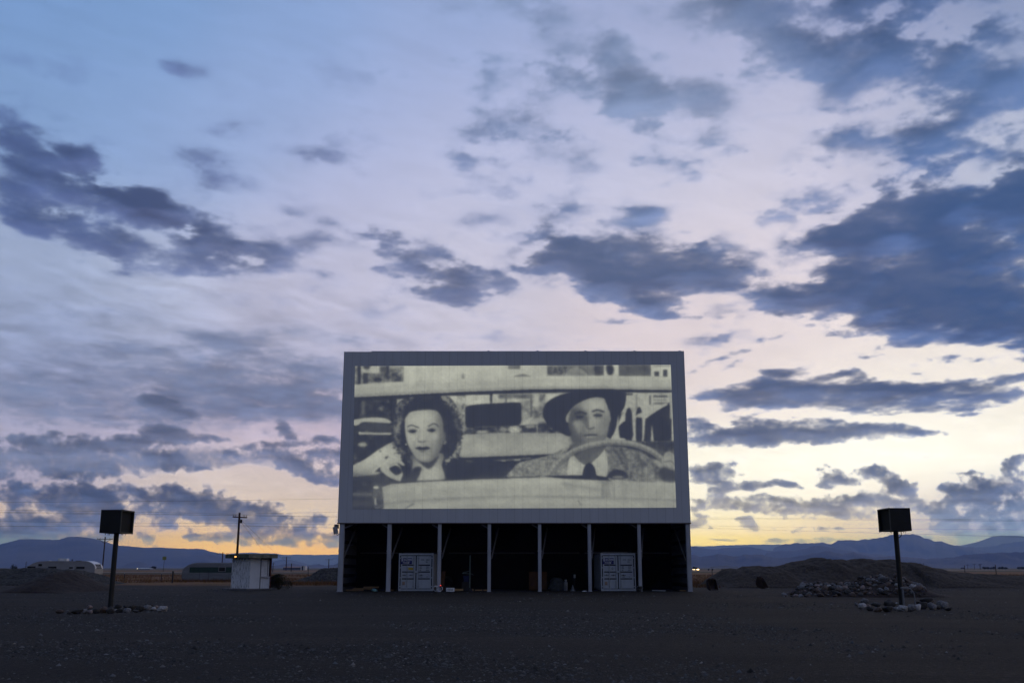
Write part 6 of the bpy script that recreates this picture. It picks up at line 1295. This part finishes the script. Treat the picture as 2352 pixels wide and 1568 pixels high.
def far_tree(label, x, yt, yb, k, ox, w, Y, seed, cols=((0.008, 0.012, 0.007), (0.028, 0.036, 0.018)), group='trees beyond the field'):
    q1 = at(ox + x * k, 1148.4 + yt * k if ox or k == k3 else 1263.2 + yt * k, Y); W_ = w * k * Y / FPX; Hh = q1.z
    t = thing('tree', label, 'tree', (q1.x, Y, 0), 0, group); rs = np.random.RandomState(seed); n = 1500
    cl = rs.normal(0, .42, (10, 3)); c = cl[rs.randint(0, 10, n)] + rs.normal(0, .26, (n, 3)); c /= np.maximum(1, np.linalg.norm(c, axis=1))[:, None]
    c = c * np.array([W_ / 2, W_ / 2, Hh * .40]) + np.array([0, 0, Hh * .60]); L = W_ * .05
    d1 = rs.normal(0, 1, (n, 3)); d1 /= np.linalg.norm(d1, axis=1)[:, None]; d2 = np.cross(d1, rs.normal(0, 1, (n, 3))); d2 /= np.linalg.norm(d2, axis=1)[:, None]
    v = np.stack([c - d1 * L, c + d2 * L * .6, c + d1 * L, c - d2 * L * .6], 1).reshape(-1, 3)
    link('crown', np_mesh('crown', v, np.arange(n * 4).reshape(-1, 4)), mat('far_leaf', cols[0], .9, .3, .4, col2=cols[1]), t)
    MB().tube([(0, 0, -.3), (0, 0, Hh * .35), (W_ * .05, 0, Hh * .7)], [W_ * .06, W_ * .04, W_ * .02], 6).build('trunk', polem, t)
far_tree('round bushy tree behind the low end of the silver caravan', 315, 305, 410, .10254, 0, 160, 150, 1, group='trees behind the silver caravan')
far_tree('small dark tree top showing just over the silver caravan roof', 600, 252, 400, .10254, 0, 62, 160, 2, group='trees behind the silver caravan')
far_tree('lone dark tree past the low farm building on the plain', 2012, 856, 905, k3, 0, 60, 780, 3)
far_tree('second dark tree clump past the low farm building, smaller', 1968, 876, 905, k3, 0, 40, 780, 4)
for i, (x, yt, w) in enumerate(((1850, 838, 50), (1895, 840, 44), (1940, 842, 40), (1970, 836, 46), (2040, 838, 40), (2075, 834, 46), (2120, 842, 50), (2290, 838, 50), (2325, 836, 60), (2352, 842, 60))):
    far_tree(f'dark tree, {ORD[i]} from left in the line beyond the highway past the mounds', x, yt, 865, k6, 1923.6, w, 950, 10 + i)
far_tree('dark tree beside the lit house against the screen edge', 1 + 232, 833, 860, .1831, 1550.3, 46, 780, 40)
far_tree('second dark tree beside the lit house, right of its neighbour', 262, 836, 860, .1831, 1550.3, 40, 780, 41)
q0 = at(1923.6 + 1578 * k6, HORIZON + 2, 1500); t = thing('parked_truck', 'small dark truck parked on the plain beyond the highway', 'truck', (q0.x, 1500, 0)); t.scale = (.8, .8, .6)
MB().box(-1.6, 3.4, -1.2, 1.2, .9, 3.1).build('load_box', rust, t, bevel=.05); MB().prism([(-3.6, .7), (-1.7, .7), (-1.7, 2.7), (-2.9, 2.7), (-3.3, 1.8), (-3.6, 1.7)], -1.1, 1.1).build('cab', drk, t)
for wx in (-2.8, 1.0, 2.4):
    MB().tube([(wx, -1.25, .5), (wx, 1.25, .5)], .5, 12).build('wheel', drk, t)
t = thing('irrigation_rig', 'thin pipe irrigation rig on wheeled towers beyond the mounds', 'irrigation rig', (at(1550.3 + 615 * .1831, 1303, 620).x, 620, 0))
hw = (780 - 450) * .1831 * 620 / FPX / 2; zp = at(1640, 1148.4 + 836 * .1831, 620).z
MB().tube([(-hw, 0, zp), (0, 0, zp + .35), (hw, 0, zp)], .11, 6).tube([(-hw, 0, zp), (-hw / 2, 0, zp - .6), (0, 0, zp + .2), (hw / 2, 0, zp - .6), (hw, 0, zp)], .05, 5).build('pipe_span', greyp, t)
for s in (-1, 0, 1):
    w_ = MB().bar((s * hw, 0, zp), (s * hw - 1.2, 0, .5), .12).bar((s * hw, 0, zp), (s * hw + 1.2, 0, .5), .12).build('tower', greyp, t)
    MB().tube([(s * hw - 1.2, -.15, .5), (s * hw - 1.2, .15, .5)], .5, 10).tube([(s * hw + 1.2, -.15, .5), (s * hw + 1.2, .15, .5)], .5, 10).build('wheels', drk, w_)
# weeds at the foot of the caravans and beside the screen
rs = np.random.RandomState(31)
wp = [(rs.uniform(v2.location.x - 5.2, v2.location.x + 4), v2.location.y - 1.5 - abs(rs.normal(0, .6)), 0) for _ in range(1800)]
wp += [(rs.uniform(13.6, 26), rs.uniform(84, 110), 0) for _ in range(4200)]
wp += [(rs.uniform(-24, -14), rs.uniform(96, 108), 0) for _ in range(2500)]
grass('dry_weeds', 'rust brown weeds along the caravan foot and beside the screen', wp, .25, .05, ((0.07, 0.032, 0.012), (0.20, 0.095, 0.032)), 9)
# ------------------------------------------------------------------ sky, haze, sun and camera
SKY_K = 10.0
HAZE_TOP, HAZE_DENSITY, HAZE_COLOUR = 760.0, 1.0e-4, (0.19, 0.33, 1.0)
AZ, EL0, EL1 = 50.0, -7.0, 60.0
def sky_image():
    w, h = 2000, 1340
    az = np.radians((np.arange(w) + .5) / w * 2 * AZ - AZ)[None, :]; el = np.radians(EL0 + (np.arange(h) + .5) / h * (EL1 - EL0))[:, None]
    x = np.sin(az) * np.cos(el); y = np.cos(az) * np.cos(el); z = np.sin(el) + 0 * az
    f = np.maximum(y * CP + z * SP, 0.05)
    PXs = W0 / 2 + FPX * x / f; PYs = H0 / 2 - FPX * (z * CP - y * SP) / f
    c = sky_colour(PXs.astype(np.float32), PYs.astype(np.float32))
    # the haze in front takes some of this light away and adds its own: allow for it
    path = np.minimum(28500.0, (HAZE_TOP - CAM_H) / np.maximum(np.sin(el), 1e-4)) * np.ones_like(x)
    T = np.exp(-path[..., None] * HAZE_DENSITY * np.array(HAZE_COLOUR, np.float32))
    c = np.maximum((c - np.array([0.21, 0.20, 0.22], np.float32) * (1 - T)) / np.maximum(T, 0.10), 0.02)
    im = bpy.data.images.new('dusk_clouds', w, h, alpha=False, float_buffer=True)
    im.colorspace_settings.name = 'Non-Color'
    px = np.ones((h, w, 4), np.float32); px[..., :3] = c
    im.pixels.foreach_set(px.ravel()); im.update(); im.pack()
    return im
wd = bpy.data.worlds.new('World'); scene.world = wd; wd.use_nodes = True
nt = wd.node_tree; N = nt.nodes; K = nt.links
bg = N['Background']; bg.inputs['Strength'].default_value = 1.0 / SKY_K
SUN_EL, SUN_AZ = math.radians(2.0), math.radians(14.0)
sk = N.new('ShaderNodeTexSky'); sk.sky_type = 'NISHITA'; sk.sun_disc = False; sk.sun_elevation = SUN_EL; sk.sun_rotation = SUN_AZ; sk.air_density = 1.2; sk.dust_density = 1.0; sk.ozone_density = 3.0
tc = N.new('ShaderNodeTexCoord'); sp = N.new('ShaderNodeSeparateXYZ'); K.new(tc.outputs['Generated'], sp.inputs['Vector'])
def M(op, a, b=None):
    n = N.new('ShaderNodeMath'); n.operation = op
    for i, q in enumerate((a, b)):
        if q is None: continue
        if isinstance(q, (int, float)): n.inputs[i].default_value = q
        else: K.new(q, n.inputs[i])
    return n.outputs[0]
az = M('ARCTAN2', sp.outputs['X'], sp.outputs['Y']); el = M('ARCSINE', sp.outputs['Z'])
u = M('ADD', M('MULTIPLY', az, 0.5 / math.radians(AZ)), 0.5); v = M('DIVIDE', M('SUBTRACT', el, math.radians(EL0)), math.radians(EL1 - EL0))
cb = N.new('ShaderNodeCombineXYZ'); K.new(u, cb.inputs['X']); K.new(v, cb.inputs['Y'])
ti = N.new('ShaderNodeTexImage'); ti.image = sky_image(); ti.extension = 'EXTEND'; ti.interpolation = 'Cubic'; K.new(cb.outputs['Vector'], ti.inputs['Vector'])
def ramp01(src, a, b):
    r = N.new('ShaderNodeMapRange'); r.interpolation_type = 'SMOOTHSTEP'; r.inputs['From Min'].default_value = a; r.inputs['From Max'].default_value = b; K.new(src, r.inputs['Value']); return r.outputs['Result']
mask = M('MULTIPLY', ramp01(M('ABSOLUTE', M('SUBTRACT', u, 0.5)), 0.5, 0.40), ramp01(v, 1.0, 0.86))
def vmul(src, c):
    n = N.new('ShaderNodeVectorMath'); n.operation = 'MULTIPLY'; K.new(src, n.inputs[0]); n.inputs[1].default_value = c; return n.outputs[0]
# the rest of the heavens: clear dusk sky with broken cloud drifting over it
dv = N.new('ShaderNodeVectorMath'); dv.operation = 'DIVIDE'; K.new(tc.outputs['Generated'], dv.inputs[0])
zz_ = M('ADD', M('MAXIMUM', sp.outputs['Z'], 0.0), 0.25); cz = N.new('ShaderNodeCombineXYZ')
for k_ in 'XYZ': K.new(zz_, cz.inputs[k_])
K.new(cz.outputs['Vector'], dv.inputs[1])
cn = N.new('ShaderNodeTexNoise'); cn.inputs['Scale'].default_value = 2.2; cn.inputs['Detail'].default_value = 6; K.new(dv.outputs[0], cn.inputs['Vector'])
BACK = (0.185, 0.25, 0.46)
cov = ramp01(cn.outputs['Fac'], 0.46, 0.66)
rest = N.new('ShaderNodeMix'); rest.data_type = 'RGBA'; K.new(cov, rest.inputs['Factor'])
sky_s = N.new('ShaderNodeMix'); sky_s.data_type = 'RGBA'; sky_s.inputs['Factor'].default_value = 0.75
K.new(vmul(sk.outputs['Color'], (0.9, 0.9, 0.9)), sky_s.inputs[6]); sky_s.inputs[7].default_value = (BACK[0] * SKY_K, BACK[1] * SKY_K, BACK[2] * SKY_K, 1)
K.new(sky_s.outputs[2], rest.inputs[6]); rest.inputs[7].default_value = (0.17 * SKY_K, 0.19 * SKY_K, 0.28 * SKY_K, 1)
# the eastern sky is a little brighter towards the right than towards the left
side = N.new('ShaderNodeVectorMath'); side.operation = 'SCALE'; K.new(rest.outputs[2], side.inputs[0]); K.new(M('ADD', M('MULTIPLY', sp.outputs['X'], 0.65), 1.1), side.inputs['Scale'])
# the afterglow reaches on round to the right, out of the picture
gl = M('MULTIPLY', M('MULTIPLY', ramp01(az, 0.35, 0.8), ramp01(az, 2.7, 1.9)), M('POWER', 2.718, M('MULTIPLY', M('MAXIMUM', el, 0.0), -3.5)))
gm = N.new('ShaderNodeMix'); gm.data_type = 'RGBA'; K.new(gl, gm.inputs['Factor']); K.new(side.outputs[0], gm.inputs[6]); gm.inputs[7].default_value = (0.95 * SKY_K, 0.74 * SKY_K, 0.62 * SKY_K, 1)
mx = N.new('ShaderNodeMix'); mx.data_type = 'RGBA'; K.new(mask, mx.inputs['Factor']); K.new(gm.outputs[2], mx.inputs[6]); K.new(vmul(ti.outputs['Color'], (SKY_K,) * 3), mx.inputs[7])
K.new(mx.outputs[2], bg.inputs['Color'])
wd.cycles.sampling_method = 'MANUAL'; wd.cycles.sample_map_resolution = 1024

# the sun has gone behind the ranges: only a weak, very wide afterglow is left of it
sl = bpy.data.lights.new('sun', 'SUN'); sl.energy = 0.05; sl.angle = math.radians(20); sl.color = (1.0, 0.78, 0.52)
so = bpy.data.objects.new('sun', sl); COL.objects.link(so)
so.rotation_euler = Vector((math.sin(SUN_AZ) * math.cos(SUN_EL), math.cos(SUN_AZ) * math.cos(SUN_EL), math.sin(SUN_EL))).to_track_quat('Z', 'Y').to_euler()

hz = MB().box(-29000, 29000, -27500, 29000, -7.5, HAZE_TOP).build('haze', None)
hm = bpy.data.materials.new('evening_haze'); hm.use_nodes = True; hn = hm.node_tree
hn.nodes.remove(hn.nodes['Principled BSDF'])
pv = hn.nodes.new('ShaderNodeVolumePrincipled'); pv.inputs['Color'].default_value = (*HAZE_COLOUR, 1); pv.inputs['Absorption Color'].default_value = (1, 1, 1, 1); pv.inputs['Density'].default_value = HAZE_DENSITY; pv.inputs['Anisotropy'].default_value = 0.45
hn.links.new(pv.outputs['Volume'], hn.nodes['Material Output'].inputs['Volume']); hz.data.materials.append(hm)
tag(hz, 'thin blue evening haze over the whole plain', kind='stuff')

cd = bpy.data.cameras.new('camera'); cd.sensor_width = 36.0; cd.sensor_fit = 'HORIZONTAL'; cd.lens = 36.0 * FPX / W0; cd.clip_start = 0.1; cd.clip_end = 90000
co = bpy.data.objects.new('camera', cd); COL.objects.link(co); co.location = (0, 0, CAM_H); co.rotation_euler = (math.pi / 2 + PITCH, 0, 0)
scene.camera = co
vs = scene.view_settings; scene.display_settings.display_device = 'sRGB'
vs.view_transform = 'Standard'; vs.look = 'None'; vs.exposure = 0.0; vs.gamma = 1.0; vs.use_curve_mapping = False
scene.render.engine = 'CYCLES'; cy = scene.cycles
cy.max_bounces = 6; cy.diffuse_bounces = 3; cy.glossy_bounces = 2; cy.volume_bounces = 0; cy.transparent_max_bounces = 4; cy.caustics_reflective = False; cy.caustics_refractive = False
cy.use_denoising = True; cy.denoiser = 'OPENIMAGEDENOISE'; cy.denoising_input_passes = 'RGB_ALBEDO_NORMAL'; cy.denoising_prefilter = 'ACCURATE'; cy.sample_clamp_indirect = 4.0
